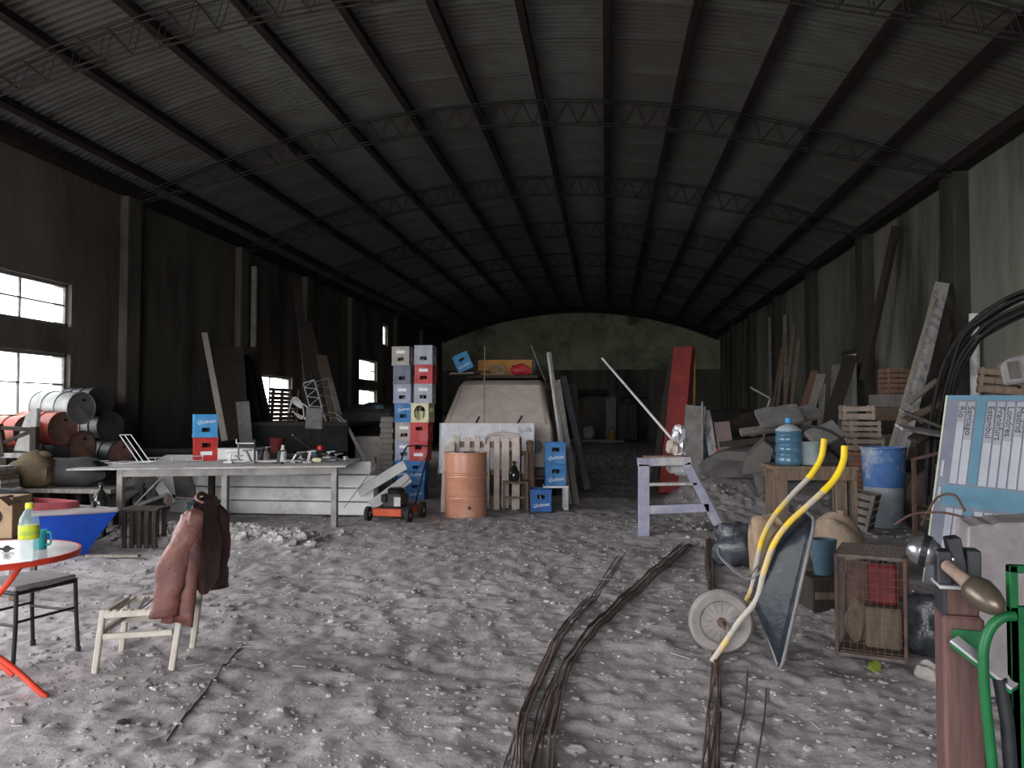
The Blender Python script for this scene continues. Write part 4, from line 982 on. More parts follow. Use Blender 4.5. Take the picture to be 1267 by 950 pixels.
# flat grey slabs in a heap
q = at(972, 530, 12.2)
hp_ = thing('slab_heap_base', 'dim earth and timber heap behind the workbench', 'heap', (q.x, 13.0, gz(q.x, 13.0)-.05)); MB().blob((0, 0, .20), (.95, .7, .42), .25, 22, 12, 11, flat=.18).build('earth', 'concrete', hp_); MB().bar((-.9, -.55, .55), (.8, -.5, .75), .12, .08).build('timber', 'wood_dark', hp_)
for k, (x0, y0, x1, y1, Y, w_, m_, lab) in enumerate((
    (938, 519, 990, 511, 11.9, .34, 'tile_grey', 'large grey slab lying flat behind the water jug'), (985, 514, 1012, 508, 12.3, .28, 'tile_grey', 'grey slab right behind the jug cap'),
    (916, 535, 960, 530, 12.6, .12, 'wood_grey', 'low grey beam end left of the water jug'), (1003, 545, 1038, 530, 11.0, .30, 'tile_grey', 'tilted grey slab behind the metal pot'))):
    a, c = at(x0, y0, Y), at(x1, y1, Y+.1); o = MB().bar(a, c, w_, .07, (0, -.75, .65), 4, 0, .05).build('stone_slab', m_, bevel=.008); tag(o, lab, 'slab')
a, c = at(918, 588, 11.2), at(955, 552, 11.5)
o = MB().prism([a, at(950, 583, 11.2), at(958, 556, 11.4), at(945, 545, 11.5), at(922, 566, 11.4)], (.05, .25, .06)).build('broken_slab', 'concrete', bevel=.012); tag(o, 'broken grey slab propped left of the workbench', 'slab')
o = MB().blob(on((at(948, 560, 11.9).x, 11.9), .32), (.18, .16, .28), .3, 12, 9, 8, flat=.26).build('grey_boulder', 'concrete'); tag(o, 'lumpy grey boulder behind the broken slab', 'boulder')
q0, q1, q2 = at(928, 479, 16), at(953, 493, 16), at(948, 507, 16)
q3 = V((q2.x-.1, q2.y, gz(q2.x-.1, q2.y))); o = MB().bar(q0, q1, .04, .03).bar(q1, q2, .04, .03).bar(q2, q3, .04, .03).build('bent_stick', 'wood_pale'); tag(o, 'pale bent stick poking up from the far junk heap', 'stick')
hp2 = thing('far_junk_heap', 'dark heap of timber and scrap far along the right wall', 'heap', (at(915, 520, 17.5).x, 17.5, gz(3, 17.5)-.05)); MB().blob((0, 0, .4), (1.3, 1.1, .65), .3, 22, 12, 21, flat=.38).build('earth', 'wood_dark', hp2)
for k in range(7): a = random.uniform(-1, 1); MB().bar((-.9+.25*k, -1.0, .4+.05*k), (-.5+.28*k, .2, .95+.1*a), .12, .05, (0, 0, 1)).build('timber', ('wood_dark', 'wood_grey', 'wood_brown')[k % 3], hp2)
# things fixed or leaning high on the wall
o = board('diagonal_beam', 'dark diagonal beam leaning high against the right wall', 'beam', at(1068, 470, 16.4), atx(1109, 280, XR-.2), .14, .10, 'wood_dark', (-1, -.4, 0))
pts = [atx(1179, 238, XR-.05), atx(1170, 310, XR-.1), atx(1152, 385, XR-.3)]; tag(MB().tube(catmull(pts, 6), .012, 6).build('hanging_rope', 'hose', smooth=60), 'thin dark rope hanging slack on the right wall', 'rope')
# bundle of black hoses arching along the wall
hb_ = [(1150, 540, 9.7), (1158, 500, 9.8), (1172, 450, 9.9), (1190, 412, 9.9), (1218, 386, 9.8), (1262, 364, 9.6), (1320, 345, 9.4)]
rn = random.Random(9)
for k in range(12):
    dy = (k % 3)*.05; dz = (k//3)*7; pts = [at(x+rn.uniform(-4, 4)+dz*.5, y+dz+rn.uniform(-3, 3)+(10*(k//3) if i < 2 else 0), Y+dy) for i, (x, y, Y) in enumerate(hb_)]
    pts = [V((pts[0].x-.05, pts[0].y, .4+.1*(k % 3)))]+pts
    tag(MB().tube(catmull(pts, 6), .022, 7).build('black_hose', 'hose', smooth=60), 'one of the black hoses arching together above the signboard', 'hose', 'black hoses hung on the right wall')
# board jumble between barrel and sign
for k, (x0, y0, x1, y1, Y, w_, m_, lab) in enumerate((
    (1118, 520, 1172, 497, 9.8, .10, 'wood_brown', 'brown board lying on the jumble left of the signboard top'), (1115, 508, 1165, 528, 9.5, .09, 'wood_grey', 'grey board crossing the jumble left of the signboard'),
    (1112, 528, 1168, 538, 9.3, .14, 'plank_white', 'whitish short board low in the jumble by the signboard'), (1122, 500, 1160, 470, 10.0, .07, 'wood_grey', 'grey lath pointing up from the jumble by the signboard'),
    (1130, 545, 1170, 520, 9.6, .16, 'wood_dark', 'dark wide board in the jumble by the signboard'), (1136, 520, 1176, 534, 9.9, .12, 'wood_brown', 'brown board end behind the signboard corner'))):
    board('jumble_board', lab, 'board', at(x0, y0, Y), at(x1, y1, Y+.3), w_, .03, m_, (0, -.5, 1))
hp3 = thing('jumble_heap', 'dim scrap timber heap under the board jumble', 'heap', (4.15, 10.3, gz(4.15, 10.3)-.05)); MB().blob((0, 0, .3), (.5, .45, .5), .25, 18, 12, 31, flat=.28).build('earth', 'wood_dark', hp3)
for k in range(6): MB().bar((-.5+.12*k, -.45, .3+.07*k), (.3-.1*k, .2, .75+.06*k), .11, .04, (0, -.5, 1)).build('timber', ('wood_brown', 'wood_dark', 'wood_grey')[k % 3], hp3); MB().bar((-.2, -.5, .2), (-.35, -.55, 1.2), .10, .05).build('timber', 'wood_brown', hp3)
fr = thing('angle_iron_frame', 'thin rusty angle iron frame between barrel and signboard', 'frame', (at(1132, 660, 8.6).x, 8.6, gz(2.9, 8.6)-.01))
MB().bar((0, 0, 0), (0, 0, .98), .035, .035).build('upright', 'rust', fr); MB().bar((0, 0, .97), (.36, -.1, 1.08), .035, .03).build('top_arm', 'rust', fr); MB().bar((0, 0, .5), (.30, .25, .42), .03, .03).build('brace', 'rust', fr); MB().bar((.34, .3, 0), (.34, .3, .9), .03, .03).build('upright', 'rust', fr)
pts = catmull([at(1140, 650, 6.2), at(1158, 617, 6.2), at(1180, 612, 6.1), at(1194, 632, 6.0)], 6); tag(MB().tube(pts, .009, 6).build('bent_rod', 'rust', smooth=60), 'bent rusty rod curving before the signboard', 'rod')
pts = catmull([at(1105, 650, 6.3), at(1130, 636, 6.2), at(1165, 634, 6.0), at(1194, 640, 5.8)], 6); tag(MB().tube(pts, .009, 6).build('bent_rod', 'rust', smooth=60), 'lower bent rusty rod behind the chrome knob', 'rod')

# ---- signboard with the names of cities
T = at(1173, 489, 6.5); u_ = V((.35, -.5, -.012)).normalized(); v_ = V((-.19, -.10, -1.04)); v_ = (v_-u_*v_.dot(u_)).normalized(); n_ = u_.cross(v_).normalized()
if n_.y > 0: n_ = -n_
sg = thing('signboard', 'pale blue signboard with city names leaning at the right', 'sign', T)
WS, HS = 1.05, 1.42
def sq(a, b_, d=0.): return u_*a+v_*b_+n_*d
def splate(nm, a0, a1, b0, b1, d0, d1, m_): MB().prism([sq(a0, b0, d0), sq(a1, b0, d0), sq(a1, b1, d0), sq(a0, b1, d0)], n_*(d1-d0)).build(nm, m_, sg)
splate('board', 0, WS, 0, HS, -.05, 0, 'sign_violet'); splate('edge_strip', -.015, .0, 0, HS, -.05, .004, 'sign_edge'); splate('top_strip', 0, WS, 0, .035, 0, .004, 'sign_teal')
cols = [(.10, .155, 'Rio'), (.165, .225, 'Santiago'), (.315, .375, 'Estambul'), (.388, .443, 'Frankfurt'), (.456, .512, 'Londres'), (.525, .582, 'Madrid'), (.595, .652, 'París'), (.665, .72, 'Roma'), (.735, .79, ''), (.805, .86, ''), (.875, .93, '')]
splate('teal_column', .235, .305, .04, .66, 0, .003, 'sign_teal')
Rm = Matrix((v_, -u_*-1, n_)).transposed()      # text runs down the strip
Rm = Matrix((v_, -(v_.cross(n_)), n_)).transposed()
for a0, a1, s in cols:
    splate('strip', a0, a1, .05, .665, 0, .005, 'sign_pale')
    if s:
        me = text_mesh(s, .066, 'sign_text', .001); wd = max(v.co.x for v in me.vertices)-min(v.co.x for v in me.vertices); wd *= 1.0
        splate('name_tab', a0, a1, .05, .05+wd+.07, .005, .006, 'sign_grey')
        o = link('lettering', me, sg); o.matrix_local = Matrix.Translation(sq((a0+a1)/2, .085+wd/2, .008)) @ Rm.to_4x4()
splate('blue_band', .06, WS, .68, .83, 0, .005, 'sign_teal'); splate('white_tick', .022, .042, .50, .62, 0, .005, 'sign_pale'); splate('white_tick', .022, .042, .70, .80, 0, .005, 'sign_pale')
for a0, a1, s in cols: splate('strip', a0, a1, .85, 1.38, 0, .005, 'sign_pale')
splate('teal_column', .235, .305, .85, 1.38, 0, .003, 'sign_teal')
for k in range(2): MB().bar(T*0+sq(.25+.5*k, .10, -.06), sq(.25+.5*k, .10, -.06)+V((.25, .55, -1.05)), .05, .03).build('prop', 'wood_grey', sg)

# box, foam block and slatted box on the heap behind the sign
hp4 = thing('heap_by_sign', 'dim mound of scrap behind the signboard', 'heap', (4.35, 8.3, gz(4.35, 8.3)-.05)); MB().blob((0, 0, .65), (.75, .75, .95), .18, 18, 12, 41, flat=.63).build('earth', 'wood_dark', hp4); MB().bar((-.7, -.3, .9), (.5, -.6, 1.5), .12, .05).build('timber', 'wood_dark', hp4)
q = at(1237, 488, 8.2); slat_box('brown slatted box on the mound above the signboard', (q.x, 8.2, q.z), (0, .12, -.35), .38, .34, .24, 3, 'wood_brown')
q = at(1265, 470, 8.0); o = thing('foam_block', 'worn white foam block on the mound at the right edge', 'block', (q.x+.08, 8.05, q.z-.02), rot=(0, -.15, -.3)); MB().prism([(-.22, -.15, 0), (.25, -.15, 0), (.28, -.15, .27), (-.12, -.15, .25), (-.22, -.15, .20)], (0, .32, 0)).build('block_body', 'slab_white', o, bevel=.02); MB().box((-.12, -.155, .13), (.09, .02, .16)).build('dark_recess', 'concrete', o)

# ---- white slab standing in front of the sign
def rough_slab(P, Y, e, name, label, m_):
    rn = random.Random(3); pts = []
    for i in range(len(P)):
        a, c = P[i], P[(i+1) % len(P)]
        for k in range(4):
            t = k/4; pts.append(at(a[0]+(c[0]-a[0])*t+rn.uniform(-2, 2), a[1]+(c[1]-a[1])*t+rn.uniform(-2, 2), Y+.0))
    o = MB().prism(pts, e).build(name, m_, bevel=.010); return tag(o, label, 'slab')
sl_ = rough_slab([(1199, 651), (1240, 648), (1310, 644), (1320, 860), (1202, 862), (1194, 790), (1190, 720)], 4.3, (.08, .34, .0), 'plaster_block', 'large chipped white plaster block behind the green machine', 'slab_white')

# ---- turning post: wooden post with jaws, shaft, bulb
p = at(1186, 760, 3.0)
mp_ = thing('machine_post', 'thick reddish wooden post carrying iron jaws and a shaft', 'machine', (p.x, 3.0, gz(p.x, 3.0)-.02), -.18)
zt = at(1186, 757, 3.0).z-gz(p.x, 3.0)+.02
MB().box((0, 0, zt/2), (.128, .15, zt)).build('post', 'machine_wood', mp_, bevel=.010)
MB().box((0, .0, zt+.045), (.104, .12, .09)).build('cap_block', 'machine_wood', mp_, bevel=.006); MB().box((-.055, 0, zt+.045), (.012, .134, .092)).build('iron_cheek', 'grease_black', mp_)
MB().box((0, 0, zt+.096), (.145, .15, .012)).build('bed_plate', 'plate_grey', mp_, bevel=.003)
zb2 = zt+.102
for x, y, h, a in ((-.05, -.02, .115, 0), (.002, .03, .155, -.18), (.048, .02, .115, 0)):
    MB().box((x, y, zb2+h/2), (.045, .075, h), Matrix.Rotation(a, 3, 'Y')).build('jaw', 'grease_black', mp_, bevel=.004)
_Mi = Matrix.Rotation(.18, 3, 'Z'); _w = lambda px, py, Y: _Mi @ (at(px, py, Y)-V(mp_.location))
s0 = _w(1171, 699, 2.93); s1 = _w(1206, 728, 2.80)
dS = (s1-s0).normalized()
MB().tube([s0, s0.lerp(s1, .5), s1], [.021, .022, .026], 12).build('shaft', 'shaft_rust', mp_, smooth=60)
MB().lathe([(.001, 0), (.026, .0), (.043, .013), (.050, .043), (.045, .085), (.033, .12), (.017, .14), (.001, .145)], 24, s1-dS*.02, axis_rot(dS)).build('bulb', 'brass_dull', mp_, smooth=60)
kn = _w(1142, 681, 3.05); MB().lathe([(.001, -.05), (.03, -.05), (.052, -.02), (.055, .02), (.035, .05), (.02, .06), (.02, .10)], 22, kn, axis_rot((1, -.3, -.25))).build('chrome_knob', 'chrome', mp_, smooth=60); MB().lathe([(.056, -.004), (.059, .0), (.056, .02)], 22, kn, axis_rot((1, -.3, -.25))).build('knob_band', 'black', mp_)
MB().box((.015, -.085, zt-.075), (.105, .014, .07)).build('green_plate', 'machine_green', mp_)

# ---- green machine frame at the right edge
g0_ = at(1258, 800, 2.75)
gm = thing('green_machine', 'green steel machine frame with arched tube at right edge', 'machine', (g0_.x, 2.75, gz(g0_.x, 2.75)-.01))
def gp(px, py, Y=2.75): return at(px, py, Y)-V(gm.location)
b = MB(); a, c = gp(1250, 700), gp(1284, 700); zl = gp(1250, 950).z; zl = 0.0
t0_ = gp(1250, 700).z; xw = c.x-a.x
b.box(((a.x+c.x)/2, .02, t0_-.012), (xw, .03, .024)).box((a.x+.013, .02, t0_/2), (.026, .03, t0_)).box((c.x-.013, .02, t0_/2), (.026, .03, t0_)).box(((a.x+c.x)/2, .02, (t0_-.13)/2), (xw, .03, t0_-.13))
b.build('slotted_plate', 'machine_green', gm, bevel=.003)
pts = catmull([gp(1256, 762), gp(1240, 764), gp(1225, 778), (gp(1217, 805)), gp(1218, 850), gp(1224, 910), gp(1229, 960)], 6); e_ = pts[-1]; pts.append(V((e_.x+.02, e_.y, 0)))
MB().tube(pts, .0165, 10).build('arched_tube', 'machine_green', gm, smooth=60)
e_ = gp(1254, 940); MB().tube([gp(1237, 840), gp(1246, 890), V((e_.x+.01, e_.y, 0))], .021, 10).build('black_tube', 'grease_black', gm, smooth=60)
MB().bar(gp(1180, 790, 2.86), gp(1256, 850, 2.74), .055, .010, (.1, -.25, 1)).build('flat_arm', 'plate_grey', gm, bevel=.002); MB().bar(gp(1180, 793.5, 2.86), gp(1256, 854, 2.74), .055, .010, (.1, -.25, 1)).build('arm_rib', 'machine_green', gm)

# ================================================================ LEFT SIDE
# ---- round red folding table with bottle and mug
TZ = .70; tc_ = V((-3.30, 3.98, 0)); TR = .46
rt = thing('folding_table', 'round red folding table with a pale top', 'table', tc_)
MB().lathe([(.001, TZ-.008), (TR-.006, TZ-.008), (TR-.006, TZ), (.001, TZ)], 48).build('table_top', 'table_white', rt, smooth=30)
MB().lathe([(TR-.008, TZ-.028), (TR+.004, TZ-.028), (TR+.004, TZ+.002), (TR-.008, TZ+.002)], 48, closed=True).build('rim', 'red_paint', rt, smooth=30)
def rl(px, py, Y): return at(px, py, Y)-tc_
f1 = gnd(58, 866)-tc_; f1.z = .012
for s in (0, 1):
    yo = 0.; xo = -.42*s
    MB().tube(catmull([V((-.36+xo*.3, -.14+.3*s, .46)), V((-.10+xo, -.15+.3*s, .36)), V((.20+xo, f1.y*.6+.3*s, .17)), V((.44+xo, f1.y+.3*s, .05)), V((f1.x+xo, f1.y+.3*s, .014))], 6), .0155, 10).build('leg', 'red_paint', rt, smooth=60)
    MB().tube(catmull([V((.33+xo*.8, -.14+.3*s, TZ-.03)), V((.22+xo*.8, -.16+.3*s, .52)), V((-.02+xo*.8, -.18+.3*s, .28)), V((-.32+xo*.8, -.2+.3*s, .02))], 6), .0155, 10).build('leg', 'red_paint', rt, smooth=60)
MB().tube([(-.34, -.14, .46), (-.34, .2, .46)], .012, 8).build('brace', 'red_paint', rt)
for s in (-.34,): MB().bar((-.36, -.14, .46), (-.36, -.14, TZ-.02), .03, .02).build('hinge_post', 'red_paint', rt); MB().bar((-.36, .20, .46), (-.36, .20, TZ-.02), .03, .02).build('hinge_post', 'red_paint', rt)
p = gnd(35, 694, TZ)
bt_ = thing('soda_bottle', 'clear plastic bottle with yellow cap and label on red table', 'bottle', (p.x, p.y, TZ+.0015))
bp2 = [(.001, 0), (.036, 0), (.043, .012), (.044, .06), (.041, .08), (.044, .10), (.046, .12), (.046, .19), (.042, .215), (.026, .245), (.015, .262), (.015, .275)]
MB().lathe(bp2, 28).build('bottle_wall', 'pet', bt_, smooth=50); MB().lathe([(.0465, .112), (.0475, .114), (.0475, .178), (.0465, .18)], 28).build('bottle_label', 'pet_label', bt_, smooth=40)
MB().lathe([(.016, .262), (.019, .263), (.019, .288), (.016, .291), (.001, .291)], 18).build('cap', 'pet_cap', bt_, smooth=40); MB().lathe([(.0478, .132), (.0482, .134), (.0482, .152), (.0478, .154)], 28).build('label_stripe', 'leaf_green', bt_)
p = gnd(35, 682, TZ)
mg = thing('teal_mug', 'teal mug with a loop handle behind the soda bottle', 'mug', (p.x+.0, p.y+.09, TZ+.0015), .1); mg.scale = (.85, .85, 1)
MB().lathe([(.001, 0), (.036, 0), (.040, .005), (.040, .10), (.037, .10), (.036, .01), (.001, .01)], 24).build('mug_wall', 'teal_mug', mg, smooth=40); MB().tube(catmull([(.038, 0, .088), (.066, 0, .088), (.074, 0, .06), (.066, 0, .025), (.038, 0, .02)], 5), .0065, 8).build('handle', 'teal_mug', mg, smooth=60)
p = gnd(2, 684, TZ)
o = thing('sunglasses', 'dark folded glasses on the red table beside the bottle', 'glasses', (p.x, p.y, TZ+.003), .3); o.scale = (.8, .8, .8)
for s in (-1, 1):
    MB().lathe([(.001, 0), (.022, 0), (.024, .004), (.001, .007)], 14, (s*.032, 0, .022), axis_rot((0, -1, .25))).build('lens', 'black', o); MB().tube([(s*.055, 0, .03), (s*.05, .07, .012), (s*-.03, .075, .006)], .004, 6).build('temple', 'black', o)
MB().tube([(-.012, 0, .026), (0, -.002, .03), (.012, 0, .026)], .003, 6).build('bridge', 'black', o)

# ---- black tube stool
zs_ = .455
bs = thing('black_chair', 'black steel tube stool with grey seat behind red table', 'stool', (0, 0, 0)); Q = [gnd(95, 806), gnd(12, 832), gnd(-20, 800), gnd(50, 796)]
q1, q2 = gnd(95, 806), gnd(14, 832); e1 = (q1-q2).normalized(); wS = .36; e2 = V((-e1.y, e1.x, 0))
bo_ = q2.lerp(q1, .5)+e2*wS/2; bs.location = (bo_.x, bo_.y, 0); bs.rotation_euler = (0, 0, math.atan2(e1.y, e1.x))
hw = (q1-q2).length/2
MB().box((0, 0, zs_), (hw*2-.02, wS+.0, .028)).build('seat', 'chair_seat_grey', bs, bevel=.008)
fr_ = MB(); c4 = [(-hw+.02, -wS/2), (hw-.02, -wS/2), (hw-.02, wS/2), (-hw+.02, wS/2)]
for k in range(4): fr_.tube([(*c4[k], zs_-.025), (*c4[(k+1) % 4], zs_-.025)], .0115, 8)
fr_.build('seat_frame', 'black', bs, smooth=60)
for x in (-1, 1):
    for y in (-1, 1):
        MB().tube([(x*(hw-.02), y*wS/2, zs_-.01), (x*(hw-.015), y*(wS/2+.005), .25), (x*hw, y*(wS/2+.01), .008)], .0125, 10).build('leg', 'black', bs, smooth=60)
        MB().lathe([(.001, 0), (.016, 0), (.016, .03), (.013, .035)], 10, (x*hw, y*(wS/2+.01), .0)).build('foot_cap', 'rubber', bs)
for k in range(4): MB().tube([(*c4[k], .27-.02*(k % 2)), (*c4[(k+1) % 4], .27-.02*(k % 2))], .008, 8).build('stretcher', 'black', bs, smooth=60)

# ---- cream wooden chair with the jacket over its back
A_, B_, C_, D_ = gnd(117, 834), gnd(209, 831), gnd(160, 807), gnd(247, 796)     # front near, back near, front far, back far
ex = (B_-A_).normalized(); ey = V((-ex.y, ex.x, 0)); L_ = .41; WD = .40
cc_ = thing('cream_chair', 'cream wooden chair with ragged seat under a leather jacket', 'chair', (A_.x, A_.y, 0), math.atan2(ex.y, ex.x))
SH = at(128, 762, A_.y).z
b_ = 'cream_wood'; BT = .12
def lg(x0, y0, x1, y1, z1, w_=.032): MB().bar((x0, y0, 0), (x1, y1, z1), w_, w_, (0, 1, 0), 4, 0, .06).build('leg', b_, cc_, bevel=.006)
lg(0, 0, .035, .015, SH+.03); lg(0, WD, .035, WD-.015, SH+.03); lg(L_+.0, .0, L_+BT*.9, .03, .84); lg(L_+.0, WD, L_+BT*.9, WD-.03, .84)
for y in (.015, WD-.015):
    MB().bar((.03, y, SH), (L_-.01, y, SH+.015), .028, .036, (0, 0, 1), 4, 0, .08).build('seat_rail', b_, cc_, bevel=.004); MB().bar((.02, y, .20), (L_, y, .215), .024, .032, (0, 0, 1)).build('stretcher', b_, cc_, bevel=.004)
for x in (.035, L_-.01): MB().bar((x, .015, SH+.005), (x, WD-.015, SH+.005), .03, .03, (0, 0, 1)).build('seat_rail', b_, cc_, bevel=.004)
MB().bar((.02, .0, .22), (.02, WD, .22), .022, .028, (0, 0, 1)).build('stretcher', b_, cc_)
MB().bar((L_, .0, .30), (L_, WD, .30), .022, .028, (0, 0, 1)).build('stretcher', b_, cc_)
for z in (.58, .70, .81): MB().bar((L_+BT*z/.92, .02, z), (L_+BT*z/.92, WD-.02, z), .02, .05, (0, 0, 1)).build('back_slat', b_, cc_, bevel=.004)
rn = random.Random(4)
for k in range(9):       # frayed cords of the worn-out seat
    x = .05+.04*k; MB().tube(catmull([(x, .02, SH+.018), (x+rn.uniform(-.02, .02), WD/2, SH+.005-.03*rn.random()), (x+rn.uniform(-.02, .02), WD-.02, SH+.018)], 5), .0055, 6).build('seat_cord', 'dusty_top', cc_, smooth=60)
for k in range(8):
    x = .06+.04*k; MB().lathe([(.001, -.008), (.015, -.006), (.016, .006), (.001, .010)], 8, (x, .012, SH+.022)).build('seat_binding', b_, cc_)

jk = thing('leather_jacket', 'reddish brown leather jacket hung over the cream chair back', 'jacket', (A_.x, A_.y, 0), math.atan2(ex.y, ex.x))
# body shell: rings from shoulders down to the hem, hung over the leaning chair back
JT, JB = .95, .44
def jring(u, v):
    a = 2*PI*u; f = v                       # v 0 top .. 1 hem
    cx_ = L_+BT+.005-.05*f; hy = .225+.035*math.sin(PI*min(1, f*1.1))+.01*f; hx = .026+.065*min(1, f*1.8)+.03*f
    c_, s_ = math.cos(a), math.sin(a); bx_ = abs(c_)**.45*(1 if c_ > 0 else -1)
    k = 1+.07*f*math.sin(5*a+3*f)+.05*f*math.sin(9*a+1)
    x = cx_+hx*k*bx_*(1.0 if c_ < 0 else .85); y = WD/2+hy*(abs(s_)**.6)*(1 if s_ > 0 else -1)*(1+.03*math.sin(7*a)*f)
    drop = .075*(abs(s_)**2)*(1-f)          # shoulders fall away to both ends
    return (x, y, JT-(JT-JB)*f-drop+.02*f*math.sin(4*a+1))
jb = MB().grid(jring, 52, 20, True)
k0 = len(jb.v); jb.v.append((L_+BT+.005, WD/2, JT+.012))
for i in range(52): jb.f.append((i, (i+1) % 52, k0))
jb.build('jacket_body', 'leather_shaded', jk, smooth=70).modifiers.new('s', 'SOLIDIFY').thickness = .005  # body takes the darkened leather, shade painted in
def sleeve(P, R_, m_, nm, fl=.62):
    pts = catmull(P, 6); n_ = len(pts); b = MB(); k = 18
    def f(u, v):
        i = min(n_-1, int(round(v*(n_-1)))); p_ = pts[i]; a = 2*PI*u; r = R_[0]+(R_[1]-R_[0])*v; w_ = 1+.08*math.sin(14*v+2*a)+.07*math.sin(31*v+a)*v+.06*math.sin(3*a+5*v)
        r *= .55+.45*min(1, v*5)
        return (p_.x+math.cos(a)*r*w_, p_.y+math.sin(a)*r*fl*w_, p_.z+.015*math.cos(a)*math.sin(9*v))
    b.grid(f, k, n_, True); k0 = len(b.v); b.v.append(tuple(pts[0]+V((0, 0, .015))))
    for i in range(k): b.f.append((i, (i+1) % k, k0))
    o = b.build(nm, m_, jk, smooth=70); o.modifiers.new('s', 'SOLIDIFY').thickness = .005
    return o
sleeve([V((L_+BT-.01, .0, .895)), V((L_+.075, -.035, .76)), V((L_+.02, -.06, .60)), V((L_+.0, -.075, .45)), V((L_-.015, -.08, .325))], (.078, .070), 'leather', 'sleeve')
sleeve([V((L_+BT+.0, WD-.03, .88)), V((L_+BT+.02, WD-.0, .74)), V((L_+BT+.02, WD+.01, .56)), V((L_+BT+.02, WD+.02, .37))], (.075, .06), 'leather_shaded', 'sleeve', .8)
MB().grid(lambda u, v: (L_+BT+.055-.12*u-(.045+.05*u)*v+.008*math.sin(11*u), -.015-.045*math.sin(PI*(.1+.8*u))-.03*v+.012*math.sin(10*u+4*v)*v, .905-.05*abs(u-.45)-(.625-.03*u)*v), 16, 14).build('front_panel', 'leather', jk, smooth=70).modifiers.new('s', 'SOLIDIFY').thickness = .006
MB().tube(catmull([(L_+BT+.03, .06, JT-.02), (L_+BT-.02, .09, JT+.0), (L_+BT-.03, .20, JT+.022), (L_+BT-.02, .30, JT+.0), (L_+BT+.03, .34, JT-.02)], 6), [.009]*7+[.013]*11+[.009]*7, 8).build('collar', 'leather', jk, smooth=60)

# ---- long work table
pF = gnd(403, 655); pL = gnd(137, 652); TZ2 = .79
lt0, lt1 = at(76, 579, 10.15), at(437, 570, 9.70); far = at(449, 564, 10.85)
tzl = .78
def tz_at(px, py): return gnd(px, py, tzl)
c1, c2 = tz_at(82, 580), tz_at(428, 576); c2b = tz_at(447, 567); c1b = c1+(c2b-c2)
lt = thing('work_table', 'long dusty grey work table loaded with scrap', 'table', ((c1.x+c2.x)/2, (c1.y+c2.y)/2, 0)); lo_ = V(lt.location)
def lp(u, v, z): return c1.lerp(c2, u)+(c2b-c2)*v-lo_+V((0, 0, z-tzl))
MB().prism([lp(0, 0, tzl-.02), lp(1, 0, tzl-.02), lp(1, 1, tzl-.02), lp(0, 1, tzl-.02)], (0, 0, .02)).build('table_top', 'dusty_top', lt)
for v in (.03, .97): MB().bar(lp(.17, v, tzl-.06), lp(.965, v, tzl-.06), .05, .09, (0, 0, 1)).build('apron', 'post_grey', lt)
for u, v, m_ in ((.18, .04, 'post_grey'), (.37, .95, 'wood_dark'), (.55, .04, 'post_grey'), (.74, .95, 'wood_dark'), (.955, .04, 'post_grey'), (.97, .95, 'post_grey')):
    a = lp(u, v, 0); gz_ = gz(a.x+lo_.x, a.y+lo_.y); MB().bar(V((a.x, a.y, gz_-.01)), V((a.x, a.y, tzl-.02)), .075, .075).build('leg', m_, lt, bevel=.005)
for u0, u1, v in ((.02, .20, .04), (.80, .95, .5)): MB().bar(lp(u0+.16, v, .16), lp(u1+.14, v, tzl-.05), .02, .012).build('brace', 'post_grey', lt)
def tb(px, py): return tz_at(px, py)     # a spot on the table top
def ontable(px, py, dz=0.002): q = tz_at(px, py); return V((q.x, q.y, tzl+dz))
q = ontable(253, 569); q = V((q.x, c1.y+.75*(c2b.y-c2.y)+.0, tzl)); 
q = at(254, 560, 10.75); q.z = tzl+.002
crate('scarlet bottle crate on the long table under a blue one', 'crate_scarlet', q, .55, bottles=0, badge=True); crate('sky blue bottle crate stacked on the scarlet one on the table', 'crate_sky', q+V((-.01, 0, CH+.004)), .55, down=True, logo=True)
# white tray box, bottles, tools and scrap on the table
o = thing('white_carton', 'low white carton behind the tools on the work table', 'box', ontable(300, 566), .05); o.location = at(298, 565, 10.7); o.location.z = tzl+.002
MB().box((0, 0, .085), (.56, .24, .17)).build('carton_body', 'clutter_white', o, bevel=.005); MB().box((0, -.01, .173), (.57, .25, .008)).build('carton_lid', 'plank_white', o)
def titem(name, label, cat, px, py, fn):
    q = ontable(px, py); t = thing(name, label, cat, q); fn(t); return t
def f_bottle(m_, h, r):
    def f(t): MB().lathe([(.001, 0), (r, 0), (r, h*.6), (r*.4, h*.82), (r*.4, h*.9), (.001, h*.9)], 14).build('bottle_wall', m_, t, smooth=50); MB().lathe([(r*.45, h*.88), (r*.45, h), (.001, h)], 10).build('cap', 'clutter_white', t)
    return f
titem('spray_bottle', 'pinkish plastic bottle standing among the tools on the table', 'bottle', 330, 571, f_bottle('pink_panel', .20, .04))
titem('white_bottle', 'white plastic bottle leaning among the tools on the table', 'bottle', 350, 571, f_bottle('clutter_white', .22, .05))
titem('small_cup', 'small white cup at the right end of the table', 'cup', 427, 569, lambda t: (MB().lathe([(.001, 0), (.022, 0), (.028, .05), (.025, .05), (.02, .006), (.001, .006)], 14).build('cup_wall', 'clutter_white', t, smooth=40), MB().tube(catmull([(.026, 0, .04), (.045, 0, .03), (.024, 0, .012)], 4), .004, 6).build('handle', 'clutter_white', t)))
